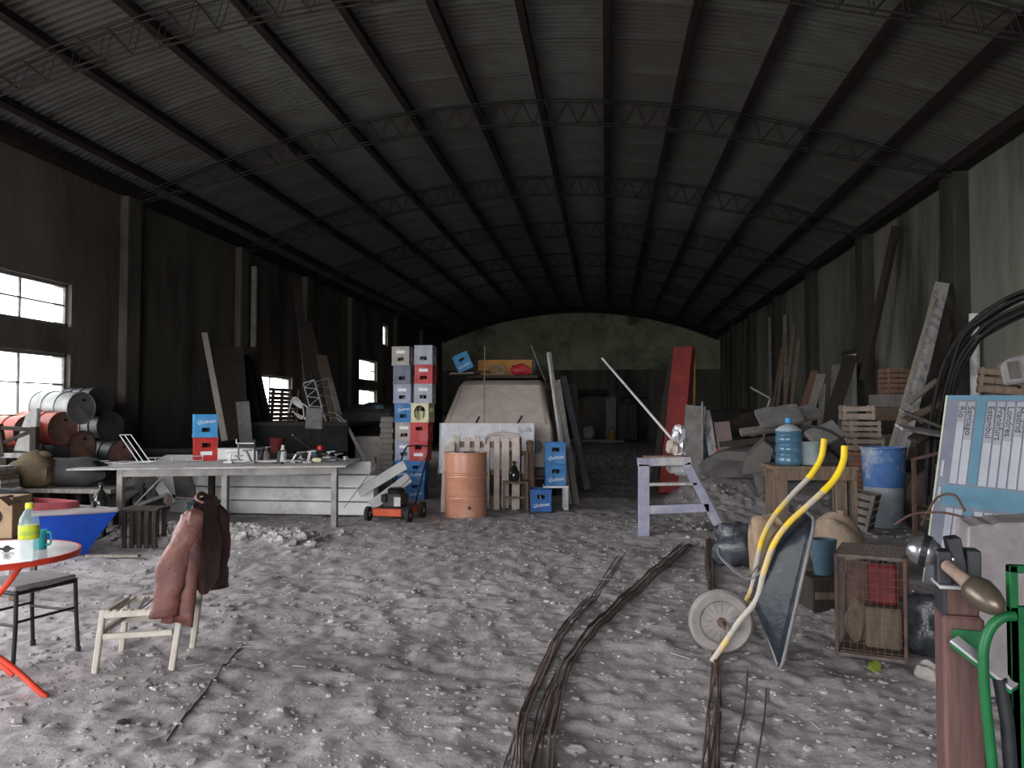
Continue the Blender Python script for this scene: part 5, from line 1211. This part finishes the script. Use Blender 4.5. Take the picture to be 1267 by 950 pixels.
def f_engine(t):
    MB().box((0, 0, .03), (.13, .11, .06)).build('tank', 'crate_cream', t, bevel=.015); MB().box((-.02, 0, .12), (.10, .10, .12)).build('engine_block', 'grease_black', t, bevel=.012)
    MB().lathe([(.001, 0), (.045, 0), (.045, .02), (.001, .03)], 16, (-.04, -.05, .12), axis_rot((0, -1, 0))).build('recoil_disc', 'teal_box', t, smooth=40); MB().box((.035, 0, .19), (.06, .08, .07)).build('red_cover', 'tank_red', t, bevel=.012)
    MB().tube([(.06, 0, .12), (.30, .1, .03)], .012, 8).build('drive_shaft', 'chrome', t)
titem('trimmer_engine', 'small two stroke engine with red cover on cream tank', 'engine', 393, 572, f_engine)
def f_drill(t):
    MB().tube([(0, 0, .03), (.03, 0, .17)], .022, 10).build('grip', 'black', t, smooth=50); MB().tube([(-.05, 0, .17), (.06, 0, .19)], .028, 10).build('motor', 'black', t, smooth=50); MB().tube([(.06, 0, .19), (.15, 0, .21)], [.012, .006], 8).build('bit', 'chrome', t); MB().box((0, 0, .012), (.09, .07, .024)).build('battery', 'clutter_grey', t, bevel=.006)
titem('hand_drill', 'black hand drill standing on the work table', 'drill', 322, 572, f_drill)
rn = random.Random(12)
labs = ['white metal bracket on the table near the carton', 'bent grey bracket on the table middle', 'tan wooden offcut on the table by the carton', 'chromed clamp piece on the table', 'dark iron wedge on the table', 'pale hinge plate lying before the small engine', 'white pipe elbow behind the small engine', 'dark oily gear housing on the table', 'grey bolt box near the table right end', 'white wire coil near the table right end']
for k, (px, py) in enumerate(((283, 573), (311, 573), (296, 572), (361, 573), (344, 574), (381, 573), (372, 569), (366, 570), (412, 570), (405, 567))):
    def f_(t, k=k):
        m_ = ('clutter_white', 'clutter_grey', 'wood_pale', 'chrome', 'grease_black', 'plank_white', 'clutter_white', 'grease_black', 'clutter_grey', 'clutter_white')[k]; h = rn.uniform(.08, .20); a = rn.uniform(-.5, .5)
        MB().box((0, 0, .012), (.12, .07, .024)).build('base', m_, t, bevel=.004); MB().bar((0, 0, .02), (a*.2, 0, h), .035, .02).build('arm', m_, t); MB().tube([(a*.2-.05, 0, h), (a*.2+.07, .02, h+.01)], .010, 8).build('pin', m_, t)
    titem('metal_part', labs[k], 'metal part', px, py, f_)
for k, (x0, x1, m_, r, lab) in enumerate(((285, 372, 'white_metal', .012, 'long white tube lying along the table behind the tools'), (270, 345, 'clutter_grey', .008, 'thin grey rod lying along the table front'), (330, 385, 'clutter_grey', .010, 'grey rod slanting up from the table scrap'))):
    a, c = ontable(x0, 573-2*k, .02), ontable(x1, 572-2*k, .02 if k < 2 else .02)
    if k == 2: a = at(362, 538, 10.3); c = ontable(392, 566, .05)
    pole('table_rod', lab, a, c, r, m_, 'rod')
q = at(297, 540, 10.4); o = thing('screw_clamp', 'white bar clamp lying raised over the table scrap', 'clamp', (q.x, 10.4, tzl+.003))
MB().bar((-.02, 0, 0), (-.02, 0, .26), .02, .02).build('clamp_foot', 'clutter_grey', o); MB().tube([(-.05, 0, .25), (.22, 0, .25)], .008, 8).build('clamp_bar', 'white_metal', o); MB().tube([(.21, 0, 0), (.21, 0, .30)], .014, 8).build('clamp_jaw', 'black', o); MB().tube([(-.05, 0, .25), (-.05, 0, .31)], .008, 8).build('clamp_screw', 'white_metal', o)
# white welded frame at the left of the table
o = thing('welded_frame', 'white welded rod frame propped up on the table left', 'frame', (0, 0, 0)); q = ontable(172, 574); o.location = q
def wf(px, py, Y): return at(px, py, Y)-V(o.location)
b1, t1_ = ontable(172, 574)-q, at(148, 538, 10.2)-q
for dx in (0, .045, .10): MB().tube([b1+V((dx, dx, .01)), t1_+V((dx, dx, 0))], .007, 6).build('rod', 'white_metal', o)
MB().tube([t1_, t1_+V((.10, .10, 0))], .007, 6).build('rod', 'white_metal', o)
e0, e1_ = V((.05, .1, .07)), ontable(330, 567)-q+V((0, 0, .07))
MB().tube([e0, e1_], .006, 6).build('rail', 'white_metal', o); MB().tube([e0-V((0, 0, .06)), e1_-V((0, 0, .06))], .006, 6).build('rail', 'white_metal', o)
for k in range(8): a = e0.lerp(e1_, (k+.5)/8); MB().tube([a, a-V((0, 0, .06))], .005, 6).build('rung', 'white_metal', o)
for k in range(12):
    x0 = 95+rn.uniform(0, 70); a = ontable(x0, 575-rn.uniform(0, 3), .008); an = rn.uniform(-.4, .5); l = rn.uniform(.15, .42)
    tag(MB().bar(a, a+V((l*math.cos(an), l*math.sin(an)*.5, rn.uniform(0, .03))), .025, .010, (0, 0, 1)).build('white_strip', 'white_metal'), 'one of the white strips strewn on the left end of the table', 'strip', 'white strips on the table end')

# ---- white profiles stacked under the table
def profile(label, p0, p1, w_, h, lip=True, m_='white_paint', group=None):
    t = thing('white_profile', label, 'profile', V(p0), 0, group); e = V(p1)-V(p0)
    MB().bar((0, 0, 0), e, w_, h, (0, 0, 1)).build('web', m_, t, bevel=.006)
    d, n, s = frame_of(e, (0, 0, 1))
    for k in (-1, 1): MB().bar(n*k*(h/2-.008)-V((0, w_/2+.006, 0)), e+n*k*(h/2-.008)-V((0, w_/2+.006, 0)), .018, .016, (0, 0, 1)).build('flange', m_, t)
    return t
zz = .085; labs = ['long white profile at the bottom of the stack under the table', 'long white profile second in the stack under the table', 'long white profile third in the stack under the table', 'long white profile on top of the stack under the table']
for k in range(4):
    y = 11.1+.05*k; xl, xr = at((216, 222, 228, 236)[k], 600, y).x, at((468, 466, 470, 462)[k], 600, y).x
    profile(labs[k], (xl, y, .02+.09+k*.185), (xr, y-.03, .02+.09+k*.185), .22, .17)
labs = ['upper white gutter tilted up toward the crate towers', 'lower white gutter tilted up toward the crate towers']
for k in range(2):
    a = at(444+14*k, 609+18*k, 10.75-.12*k); c = at(501+5*k, 575+16*k, 11.15-.12*k); profile(labs[k], a, c, .06, .13)
o = thing('white_sheet_box', 'bright white sheet metal box behind the table legs', 'box', (at(245, 600, 11.9).x, 11.75, .0), .05)
MB().box((0, 0, .46), (1.0, .45, .50)).build('box_body', 'white_paint', o, bevel=.01); MB().prism([(-.5, -.24, .71), (.5, -.24, .71), (.42, -.02, .80), (-.42, -.02, .80)], (0, .25, -.01)).build('box_top', 'white_paint', o)
for s in (-1, 1): MB().box((s*.4, 0, .105), (.08, .4, .21)).build('foot', 'wood_dark', o)
q = gnd(250, 648); o = thing('teal_chest', 'small dark teal chest under the table behind the jacket', 'chest', (at(250, 640, 9.9).x, 9.95, gz(-5, 9.95)), 0); MB().box((0, 0, .13), (.34, .26, .26)).build('chest_body', 'teal_box', o, bevel=.015); MB().box((0, 0, .275), (.35, .27, .03)).build('lid', 'teal_box', o, bevel=.01)
for k, (x0, y0, x1, y1, Y, w_, m_, lab) in enumerate((
    (157, 630, 208, 611, 9.9, .05, 'plank_white', 'pale lath slanting under the left half of the table'), (157, 641, 206, 628, 9.7, .06, 'plank_white', 'lower pale lath slanting under the left half of the table'),
    (160, 637, 205, 620, 10.0, .14, 'wood_dark', 'dark board between the two pale laths under the table'), (213, 624, 196, 599, 10.3, .13, 'white_paint', 'white tilted board by the dark table leg'),
    (195, 640, 160, 655, 9.6, .2, 'wood_grey', 'grey board on the ground under the left table end'), (150, 612, 190, 585, 10.4, .3, 'tile_grey', 'broad grey sheet leaning under the table'),
    (110, 612, 160, 590, 10.6, .34, 'tile_grey', 'grey slanting sheet left under the table end'), (225, 585, 232, 625, 10.9, .3, 'tile_grey', 'crumpled grey sheet before the white box'))):
    board('under_board', lab, 'board', at(x0, y0, Y), at(x1, y1, Y+.2), w_, .025, m_, (0, -.8, .6))
q = at(208, 618, 10.0); tag(MB().blob(q, (.06, .05, .08), .25, 10, 8, 4).build('pink_rock', 'pink_panel'), 'pinkish lump wedged by the dark table leg', 'lump')
for k, px in enumerate((175, 190)): 
    q = at(px, 608, 10.5); o = thing('grey_block', ('left pale concrete block under the table', 'right pale concrete block under the table')[k], 'block', (q.x, 10.5, q.z-.12)); MB().box((0, 0, .12), (.13, .15, .24)).build('block_body', 'tile_grey', o, bevel=.01); MB().box((0, -.076, .12), (.05, .01, .12)).build('recess', 'concrete', o)
o = thing('green_demijohn', 'dark green bottle jar beside the boat bow', 'jar', (at(121, 625, 8.9).x, 8.95, .30)); MB().lathe([(.001, 0), (.10, 0), (.105, .12), (.06, .20), (.025, .24), (.025, .30), (.001, .30)], 16).build('jar_wall', 'glass_dark', o, smooth=50); MB().lathe([(.028, .29), (.028, .32), (.001, .325)], 10).build('stopper', 'wood_dark', o)
o2 = thing('low_stool', 'rough low wooden stool under the dark green jar', 'stool', (o.location.x, 8.95, .0)); MB().box((0, 0, .285), (.3, .3, .03)).build('stool_top', 'wood_dark', o2)
for x in (-.12, .12):
    for y in (-.12, .12): MB().bar((x, y, 0), (x, y, .27), .04, .04).build('leg', 'wood_dark', o2)
# slatted stand under the boat's bow
st = gnd(143, 684); o = thing('slatted_stand', 'weathered slatted wooden stand beside the blue boat bow', 'stand', (st.x+.06, st.y+.42, 0), .1)
for k in range(5): MB().box((-.16+.08*k, -.12, .20), (.045, .022, .40)).build('slat', 'wood_dark', o); MB().box((-.16+.08*k, .12, .20), (.045, .022, .40)).build('slat', 'wood_dark', o)
MB().box((0, 0, .41), (.42, .30, .025)).build('stand_top', 'wood_dark', o)
o = MB().bar(gnd(107, 690)+V((0, 0, .02)), gnd(172, 690)+V((0, 0, .02)), .05, .025, (0, 0, 1), 5, 0, .05).build('floor_lath', 'wood_grey'); tag(o, 'weathered lath lying on the floor before the boat', 'lath')

# ---- blue boat
bow = at(146, 632, 7.75); zk = gz(-5.4, 7.7)
bx = thing('small_boat', 'small boat with bright blue hull and grey deck', 'boat', (bow.x, 7.75, 0)); fd = V((-1.0, -.05, 0)).normalized(); sd_ = V((-fd.y, fd.x, 0)); LB = 2.6; zd = bow.z
NB = 12
def bst(u):      # half width, deck height, keel offset
    return .68*(1-(1-u)**2.2)**.8*(1-.12*max(0, u-.6)), zd-.02*u, None
sect = []
for i in range(NB+1):
    u = i/NB; hw_, zz_, _ = bst(u); xk = u*LB; xb = LB*u if u > .16 else LB*u
    sect.append((xk, hw_, zz_))
b = MB(); rake = .30
for xk, hw_, zz_ in sect:
    c = fd*xk; cb = fd*(rake+xk*(LB-rake)/LB)
    for s, f in ((-1, 1), (-1, .80), (-1, 0), (1, .80), (1, 1)):
        if f == 1: p_ = c+sd_*s*hw_; z_ = zz_
        elif f == .8: p_ = cb+sd_*s*hw_*.72; z_ = zk+.05+.02
        else: p_ = cb; z_ = zk+.02
        b.v.append((p_.x, p_.y, z_))
for i in range(NB):
    for j in range(4): b.f.append((i*5+j, i*5+j+1, (i+1)*5+j+1, (i+1)*5+j))
b.f.append((NB*5, NB*5+1, NB*5+2, NB*5+3, NB*5+4))
b.build('hull', 'blue_boat', bx, smooth=30)
b = MB()
for xk, hw_, zz_ in sect:
    c = fd*xk
    for s in (-1, -.5, 0, .5, 1): p_ = c+sd_*s*(hw_+.012); b.v.append((p_.x, p_.y, zz_+.012+.025*(1-abs(s))))
for i in range(NB):
    for j in range(4): b.f.append((i*5+j, i*5+j+1, (i+1)*5+j+1, (i+1)*5+j))
b.build('deck', 'deck', bx, smooth=40)
for s in (-1, 1):
    MB().tube([fd*x+sd_*s*(h+.01)+V((0, 0, z+.005)) for x, h, z in sect], .016, 6).build('gunwale', 'deck', bx, smooth=50)
cp = [fd*(.42+a)+sd_*w_+V((0, 0, zd+.045)) for a, w_ in ((0, 0), (.12, .10), (.5, .26), (1.2, .36), (1.9, .38))]
cpn = [fd*(.42+a)-sd_*w_+V((0, 0, zd+.045)) for a, w_ in ((0, 0), (.12, .10), (.5, .26), (1.2, .36), (1.9, .38))]
b = MB()
pth = list(reversed(catmull(cp, 4)))+catmull(cpn, 4)[1:]
for i in range(len(pth)-1): b.bar(pth[i], pth[i+1], .022, .10, (0, 0, 1))
b.build('coaming', 'maroon', bx)
MB().lathe([(.001, 0), (.03, 0), (.018, .05), (.03, .06), (.001, .07)], 12, fd*.26+V((0, 0, zd+.035))).build('cleat', 'steel_dark', bx)

# ---- things behind and on the boat
def dark_sack(label, px, py, Y, r, m_, sd, rest, nm='sack', cat='sack'):
    q = at(px, py, Y); t = thing(nm, label, cat, (q.x, Y, rest)); MB().blob((0, 0, r[2]*.9), r, .2, 18, 12, sd, flat=r[2]*.88).build('sack_body', m_, t, smooth=60); MB().blob((r[0]*.3, 0, r[2]*1.72), (r[0]*.4, r[1]*.4, r[2]*.2), .2, 10, 7, sd+1).build('sack_mouth', m_, t, smooth=60); return t
o = thing('bench_left', 'dim plank trestle behind the boat holding sacks', 'trestle', (-7.0, 9.35, 0)); MB().box((0, 0, .50), (2.2, .5, .05)).build('trestle_top', 'wood_grey', o)
for x in (-.9, 0, .9): MB().box((x, -.15, .24), (.08, .08, .48)).build('leg', 'wood_dark', o); MB().box((x, .15, .24), (.08, .08, .48)).build('leg', 'wood_dark', o)
dark_sack('brown sack standing behind the boat', 44, 600, 9.25, (.30, .22, .23), 'sack_brown', 3, .53)
dark_sack('dark tarpaulin bundle between brown sack and long table', 92, 600, 9.4, (.46, .22, .19), 'tarp_dark', 6, .53, 'tarpaulin', 'tarpaulin')
o = thing('tyre', 'old black tyre lying half hidden on the boat deck', 'tyre', (at(12, 632, 7.9).x, 7.75, zd+.062)); MB().lathe([(.12, 0), (.20, -.01), (.27, .04), (.27, .10), (.20, .14), (.12, .13)], 26, closed=True).build('tyre_casing', 'rubber', o, smooth=50); MB().lathe([(.10, .05), (.125, .02), (.125, .11), (.10, .08)], 20, closed=True).build('tyre_bead', 'black', o)
o = thing('cardboard_box', 'open brown cardboard box behind the red table at left edge', 'box', (at(-14, 670, 5.9).x, 6.0, .46), .2)
MB().box((0, 0, .16), (.36, .30, .32)).build('box_body', 'cardboard', o, bevel=.004); MB().box((.17, -.17, .30), (.10, .20, .008), Matrix.Rotation(.7, 3, 'Y')).build('flap', 'cardboard', o); MB().lathe([(.05, 0), (.056, .003), (.05, .006)], 18, (.05, -.152, .17), axis_rot((0, -1, 0))).build('ring_mark', 'wood_dark', o)
o = thing('box_table', 'plain wooden stand under the cardboard box', 'stand', (at(-14, 670, 5.9).x, 6.0, -.09), .2); MB().box((0, 0, .53), (.46, .38, .03)).build('stand_top', 'wood_brown', o)
for x in (-.2, .2):
    for y in (-.16, .16): MB().box((x, y, .26), (.04, .04, .52)).build('leg', 'wood_brown', o)

# ---- steel drums lying by the window
def lying_drum(label, px, py, Y, ax, R_, L2, m_, me_):
    c = at(px, py, Y); t = thing('lying_drum', label, 'drum', c); R3 = axis_rot(V(ax)); d = V(ax).normalized()
    MB().lathe([(R_, 0), (R_+.008, .0), (R_+.008, .02), (R_, .03), (R_, L2*.33), (R_+.012, L2*.345), (R_, L2*.36), (R_, L2*.66), (R_+.012, L2*.675), (R_, L2*.69), (R_, L2-.03), (R_+.008, L2-.02), (R_+.008, L2), (R_-.006, L2), (R_-.006, 0)], 32, (0, 0, 0), R3, closed=True).build('drum_wall', m_, t, smooth=35)
    for z in (.015, L2-.02): MB().lathe([(.001, z-.004), (R_-.005, z-.004), (R_-.005, z+.004), (.001, z+.004)], 32, (0, 0, 0), R3).build('drum_head', me_, t, smooth=30)
    MB().lathe([(.001, -.004), (.022, -.004), (.022, .012), (.001, .012)], 12, R3 @ V((R_*.55, 0, 0)), R3).build('bung', 'black', t); return t
lying_drum('red steel drum lying on its side beneath the window', 78, 530, 10.4, (-1, .30, .02), .225, .75, 'drum_red', 'drum_end')
lying_drum('grey steel drum lying on top of the red drum', 101, 505, 10.65, (-1, .30, .03), .225, .80, 'drum_grey', 'drum_end_grey')
lying_drum('blackish drum lying behind the grey one by the wall', 124, 497, 11.2, (-1, .45, .0), .215, .75, 'drum_dark', 'drum_dark')
lying_drum('rusty brown drum lying under the grey one', 102, 553, 10.7, (-1, .30, .0), .225, .75, 'drum_dark', 'drum_end')
lying_drum('dark drum end showing right of the rusty brown drum', 137, 527, 11.3, (-1, .5, .0), .21, .7, 'drum_dark', 'drum_dark')
lying_drum('red drum lying at the left edge behind a white plate', 34, 534, 10.1, (-1, .20, .02), .21, .7, 'drum_red', 'drum_end')
lying_drum('dusty brown drum lying low behind the table end', 150, 562, 11.2, (-1, .4, 0), .21, .7, 'drum_dark', 'drum_end')
o = thing('drum_rack', 'dark timber rack carrying the lying drums', 'rack', (-7.5, 10.75, 0)); zr = .62
for x in (-.55, .45): MB().box((x, 0, zr-.06), (.10, 1.3, .10)).build('bearer', 'wood_dark', o)
for x in (-.55, .45):
    for y in (-.55, .55): MB().box((x, y, (zr-.11)/2), (.09, .09, zr-.11)).build('leg', 'wood_dark', o)
MB().box((-.05, 0, zr-.005), (1.25, 1.35, .02)).build('shelf', 'wood_dark', o)
o = thing('white_plate', 'tapered white metal plate standing before the drums', 'plate', at(33, 562, 9.75)); MB().box((0, .03, -V(o.location).z/2), (.10, .06, V(o.location).z)).build('plate_leg', 'wood_dark', o)
def lq(px, py): return at(px, py, 9.75)-V(o.location)
MB().prism([lq(16, 558), lq(41, 560), lq(46, 512), lq(45, 505), lq(32, 512)], (.02, .05, .0)).build('plate_body', 'plank_white', o, bevel=.006); MB().prism([lq(16, 561), lq(41, 563), lq(41, 559), lq(16, 557)], (.02, .10, 0)).build('plate_foot', 'wood_dark', o)
o = thing('black_rack_frame', 'blackened timber frame in front of the white plate', 'frame', at(20, 562, 9.5)); z0_ = -at(20, 562, 9.5).z
def kq(px, py, Y=9.5): return at(px, py, Y)-V(o.location)
MB().bar(kq(-2, 525), kq(4, 565), .08, .07).build('post', 'wood_dark', o); MB().bar(kq(43, 528), kq(42, 566), .08, .07).build('post', 'wood_dark', o); MB().bar(kq(0, 529), kq(46, 532), .05, .05, (0, 0, 1)).build('rail', 'wood_dark', o); MB().bar(kq(5, 547), kq(40, 533), .04, .04, (0, 0, 1)).build('brace', 'wood_dark', o); MB().bar(kq(0, 563), kq(60, 564), .06, .06, (0, 0, 1)).build('sill', 'plank_white', o)
for x in (-.15, .2): MB().box((x, 0, z0_/2-.04), (.09, .09, -z0_-.02)).build('leg', 'wood_dark', o)
o = thing('plank_stack', 'stack of grey planks at the left edge above the boat', 'stack', (at(5, 600, 9.0).x, 8.75, .56))
for k in range(5): MB().box((random.uniform(-.05, .05), random.uniform(-.02, .02), .03+.052*k), (.55, .30, .045)).build('plank', ('wood_grey', 'plank_white', 'wood_brown')[k % 3], o)
for x in (-.2, .2): MB().box((x, 0, -.28), (.08, .2, .56)).build('block', 'wood_dark', o)

# ---- dim clutter behind the table along the left wall
def lb(px0, py0, Y0, px1, py1, Y1, w_, m_, label, t_=.04, nm='leaning_board', cat='board'): return board(nm, label, cat, at(px0, py0, Y0), at(px1, py1, Y1), w_, t_, m_, (.6, -1, .2))
lb(278, 545, 13.0, 253, 412, 14.2, .10, 'wood_pale', 'tall pale pole leaning above the blue and scarlet crates')
lb(290, 545, 14.2, 283, 430, 15.2, .55, 'wood_dark', 'broad blackish board leaning behind the pale pole'); lb(316, 545, 15, 296, 440, 16, .40, 'black_dull', 'black board leaning left of the middle window')
lb(306, 561, 13.4, 300, 497, 13.6, .22, 'tile_grey', 'short grey board standing before the blackish boards')
lb(330, 545, 15.6, 306, 430, 17.0, .35, 'wood_dark', 'dark board leaning closest to the middle window')
for k, px in enumerate((241, 248, 256)): pole('dark_rod', ('thin dark rod left of three leaning at the wall', 'thin dark rod middle of three leaning at the wall', 'thin dark rod right of three leaning at the wall')[k], at(px+6, 540, 14.0), at(px, 470, 14.8), .014, 'steel_dark')
lb(392, 545, 17.0, 366, 350, 18.6, .18, 'wood_dark', 'tall dark timber leaning right of the middle window', .1)
lb(412, 545, 16.5, 378, 400, 18.0, .30, 'wood_dark', 'dark board leaning beside the tall dark timber'); lb(416, 522, 15, 398, 440, 17, .22, 'wood_brown', 'brown board leaning among the metal lattice pieces')
lb(422, 522, 14.6, 408, 468, 16, .10, 'post_grey', 'grey strip leaning right of the metal lattice'); lb(452, 570, 13.6, 426, 520, 14.2, .05, 'post_grey', 'thin grey lath slanting above the table end')
def lattice(label, a, c, w_, m_):
    t = thing('metal_lattice', label, 'lattice', a); e = V(c)-V(a); d, n, s = frame_of(e, (.3, -1, 0))
    for k in (-1, 1): MB().tube([s*k*w_/2, e+s*k*w_/2], .011, 6).build('chord', m_, t)
    m2 = 9
    for i in range(m2): k = 1 if i % 2 else -1; MB().tube([e*(i/m2)+s*k*w_/2, e*((i+1)/m2)-s*k*w_/2], .007, 6).build('web_bar', m_, t)
    MB().tube([e-s*w_/2, e+s*w_/2], .011, 6).build('end_bar', m_, t)
lattice('bright metal lattice girder leaning behind the grey chair back', at(396, 523, 15.0), at(382, 472, 15.6), .22, 'white_metal'); lattice('dim metal lattice girder leaning right of the bright one', at(413, 523, 15.2), at(398, 470, 15.9), .24, 'clutter_grey')
o = thing('brick_pallet', 'brown slatted pallet standing in the middle window', 'pallet', (XL+.35, 18.95, 1.06), rot=(0, .06, 0))
for k in range(10): MB().box((0, 0, .05+.098*k), (.04, 1.75, .072)).build('slat', 'wood_red', o)
for y in (-.78, -.26, .26, .78): MB().box((.05, y, .48), (.06, .06, .96)).build('upright', 'wood_brown', o)
o = thing('window_sill_stack', 'dark timber stack along the wall under the middle window', 'stack', (XL+.75, 18.5, 0)); 
for k in range(5): MB().box((0, random.uniform(-.1, .1), .10+.205*k), (1.1, 4.0, .19)).build('timber', 'wood_dark', o)
# white chair frame and grey chair back upside down on the heap
q = at(370, 515, 14.0); o = thing('white_tube_chair', 'white tube chair frame lying on the heap by the window', 'chair', q)
def cq(px, py, Y=14.0): return at(px, py, Y)-q
for P in ([(357, 510), (363, 492), (372, 497), (376, 512), (372, 518), (362, 508)], [(365, 495), (380, 503), (383, 513)]): MB().tube(catmull([cq(*a) for a in P], 4), .014, 6).build('tube', 'white_metal', o, smooth=60)
MB().bar(cq(361, 494, 14.1), cq(374, 503, 14.1), .10, .02, (0, -1, .3)).build('seat_strip', 'white_metal', o); MB().bar(cq(366, 512, 14.2), cq(378, 518, 14.0), .04, .02, (0, -1, .3)).build('seat_strip', 'white_metal', o)
q = at(389, 530, 13.2); o = thing('grey_chair_back', 'grey fabric chair back upright behind the small engine', 'chair', q); MB().box((0, 0, .17), (.30, .05, .36), Matrix.Rotation(.05, 3, 'Y')).build('back_pad', 'fabric_grey', o, bevel=.015); MB().tube([(-.1, .03, .0), (-.1, .03, -.43)], .012, 6).build('back_tube', 'black', o); MB().tube([(.1, .03, .0), (.1, .03, -.43)], .012, 6).build('back_tube', 'black', o)
q = at(416, 513, 14.6); o = thing('curved_fender', 'pair of curved pale fenders on the dark heap', 'fender', q)
for k in range(2): MB().grid(lambda u, v: ((-.14+.30*u)+.05*k, -.08+.16*v, .05+.05*math.sin(PI*u)-.14*u-.10*k), 10, 3).build('fender_sheet', 'plank_white', o, smooth=60).modifiers.new('s', 'SOLIDIFY').thickness = .008
o = thing('red_bin', 'dull red bin in the shade behind the table scrap', 'bin', (at(343, 540, 13.2).x, 13.2, .765)); o.scale = (.62, .62, .62); MB().lathe([(.001, 0), (.17, 0), (.20, .38), (.18, .38), (.16, .03), (.001, .03)], 18).build('bin_wall', 'canister_red', o, smooth=40); MB().lathe([(.20, .37), (.215, .375), (.215, .395), (.20, .40)], 18, closed=True).build('bin_rim', 'canister_red', o)
# dark benches under that clutter
for k, (px, Y, w_, d, h, lab) in enumerate(((330, 13.6, 2.6, 1.0, .76, 'dark bench behind the work table carrying scrap'), (392, 15.0, 1.9, 2.1, 1.27, 'dark platform carrying lattice girders'), (222, 13.2, 1.0, .9, .84, 'dark low bench between pilaster and crates'))):
    x = at(px, 540, Y).x; o = thing('dark_bench', lab, 'bench', (x, Y, 0)); MB().box((0, 0, h-.03), (w_, d, .06)).build('bench_top', 'wood_dark', o); MB().box((0, -d/2+.03, (h-.06)/2), (w_, .03, h-.06)).build('front_panel', 'black_dull', o); MB().box((0, d/2-.03, (h-.06)/2), (w_, .03, h-.06)).build('back_panel', 'black_dull', o)
# machine bulk under the third window and pale cabinet beside the towers
o = thing('covered_machine', 'dark covered machine below the far left window', 'machine', (at(462, 540, 16.5).x, 16.5, 0)); MB().box((0, 0, .76), (1.1, .9, 1.52)).build('machine_body', 'tarp_dark', o, bevel=.08); MB().blob((0, 0, 1.50), (.5, .4, .14), .3, 14, 8, 5).build('cover_fold', 'tarp_dark', o, smooth=60); MB().box((.2, -.3, 1.55), (.25, .15, .10)).build('green_rag', 'teal_box', o, bevel=.03)
o = thing('grey_cabinet', 'pale grey low cabinet left of the crate towers', 'cabinet', (at(459, 540, 15.0).x, 15.0, 0)); MB().box((0, 0, .50), (.50, .40, 1.0)).build('cabinet_body', 'crate_beige', o, bevel=.01); MB().box((0, -.205, .52), (.44, .02, .86)).build('cabinet_door', 'crate_beige', o); MB().box((.16, -.22, .55), (.02, .02, .12)).build('handle', 'black', o)
o = thing('brick_column', 'narrow grey brown brick column beside the left crate tower', 'column', (at(480, 560, 14.5).x, 14.5, 0)); bk2 = MB().box((0, 0, 0), (.24, .22, .085)).mesh('brick', 'wood_grey', bevel=.006)
for k in range(14): link('brick', bk2, o, ((.008 if k % 2 else -.008), 0, .05+.097*k))
MB().box((0, 0, .69), (.215, .195, 1.36)).build('mortar_core', 'concrete', o)

# ---- rocks by the rubble bank, single stones on the floor
rn = random.Random(21)
rl_ = ['largest pale rock at the right end of the rubble bank', 'rounded pale rock left of the largest rock on the bank', 'squat pale rock right of the largest rock', 'small pale rock before the rubble bank', 'pale rock in the middle of the rubble bank', 'flat pale rock at the left of the rubble bank', 'pale stone near the table leg foot']
for k, (px, py, r) in enumerate(((352, 672, .10), (338, 668, .075), (372, 668, .085), (385, 673, .05), (300, 668, .07), (200, 672, .08), (422, 658, .05))):
    q = gnd(px, py, .03); q.z = gz(q.x, q.y)+r*.35
    tag(MB().blob(q, (r*1.2, r, r*.8), .45, 9, 7, 50+k).build('pale_rock', 'rubble'), rl_[k], 'rock')
fl_ = ['dark lump of earth on the near floor left of centre', 'white plaster shard left of the rod bundle', 'pale stone before the cream chair', 'pale stone on open floor below the drum', 'pale stone near the left edge floor', 'grey shard between the rod bundles']
for k, (px, py, r, m_) in enumerate(((152, 900, .020, 'black_dull'), (622, 903, .030, 'slab_white'), (190, 855, .016, 'pebble'), (800//2+10, 770, .02, 'pebble'), (185, 812, .016, 'pebble'), (710, 925, .03, 'crumb'))):
    q = gnd(px, py); q.z = gz(q.x, q.y)+r*.3; tag(MB().blob(q, (r*1.6, r, r*.7), .4, 8, 6, 80+k).build('floor_stone', m_), fl_[k], 'stone')
o = MB().tube([on(gnd(205, 917).lerp(gnd(300, 800), k/24), .004) for k in range(25)], .005, 6).build('long_lath', 'wood_grey'); tag(o, 'thin dark lath half buried in the near floor', 'lath')
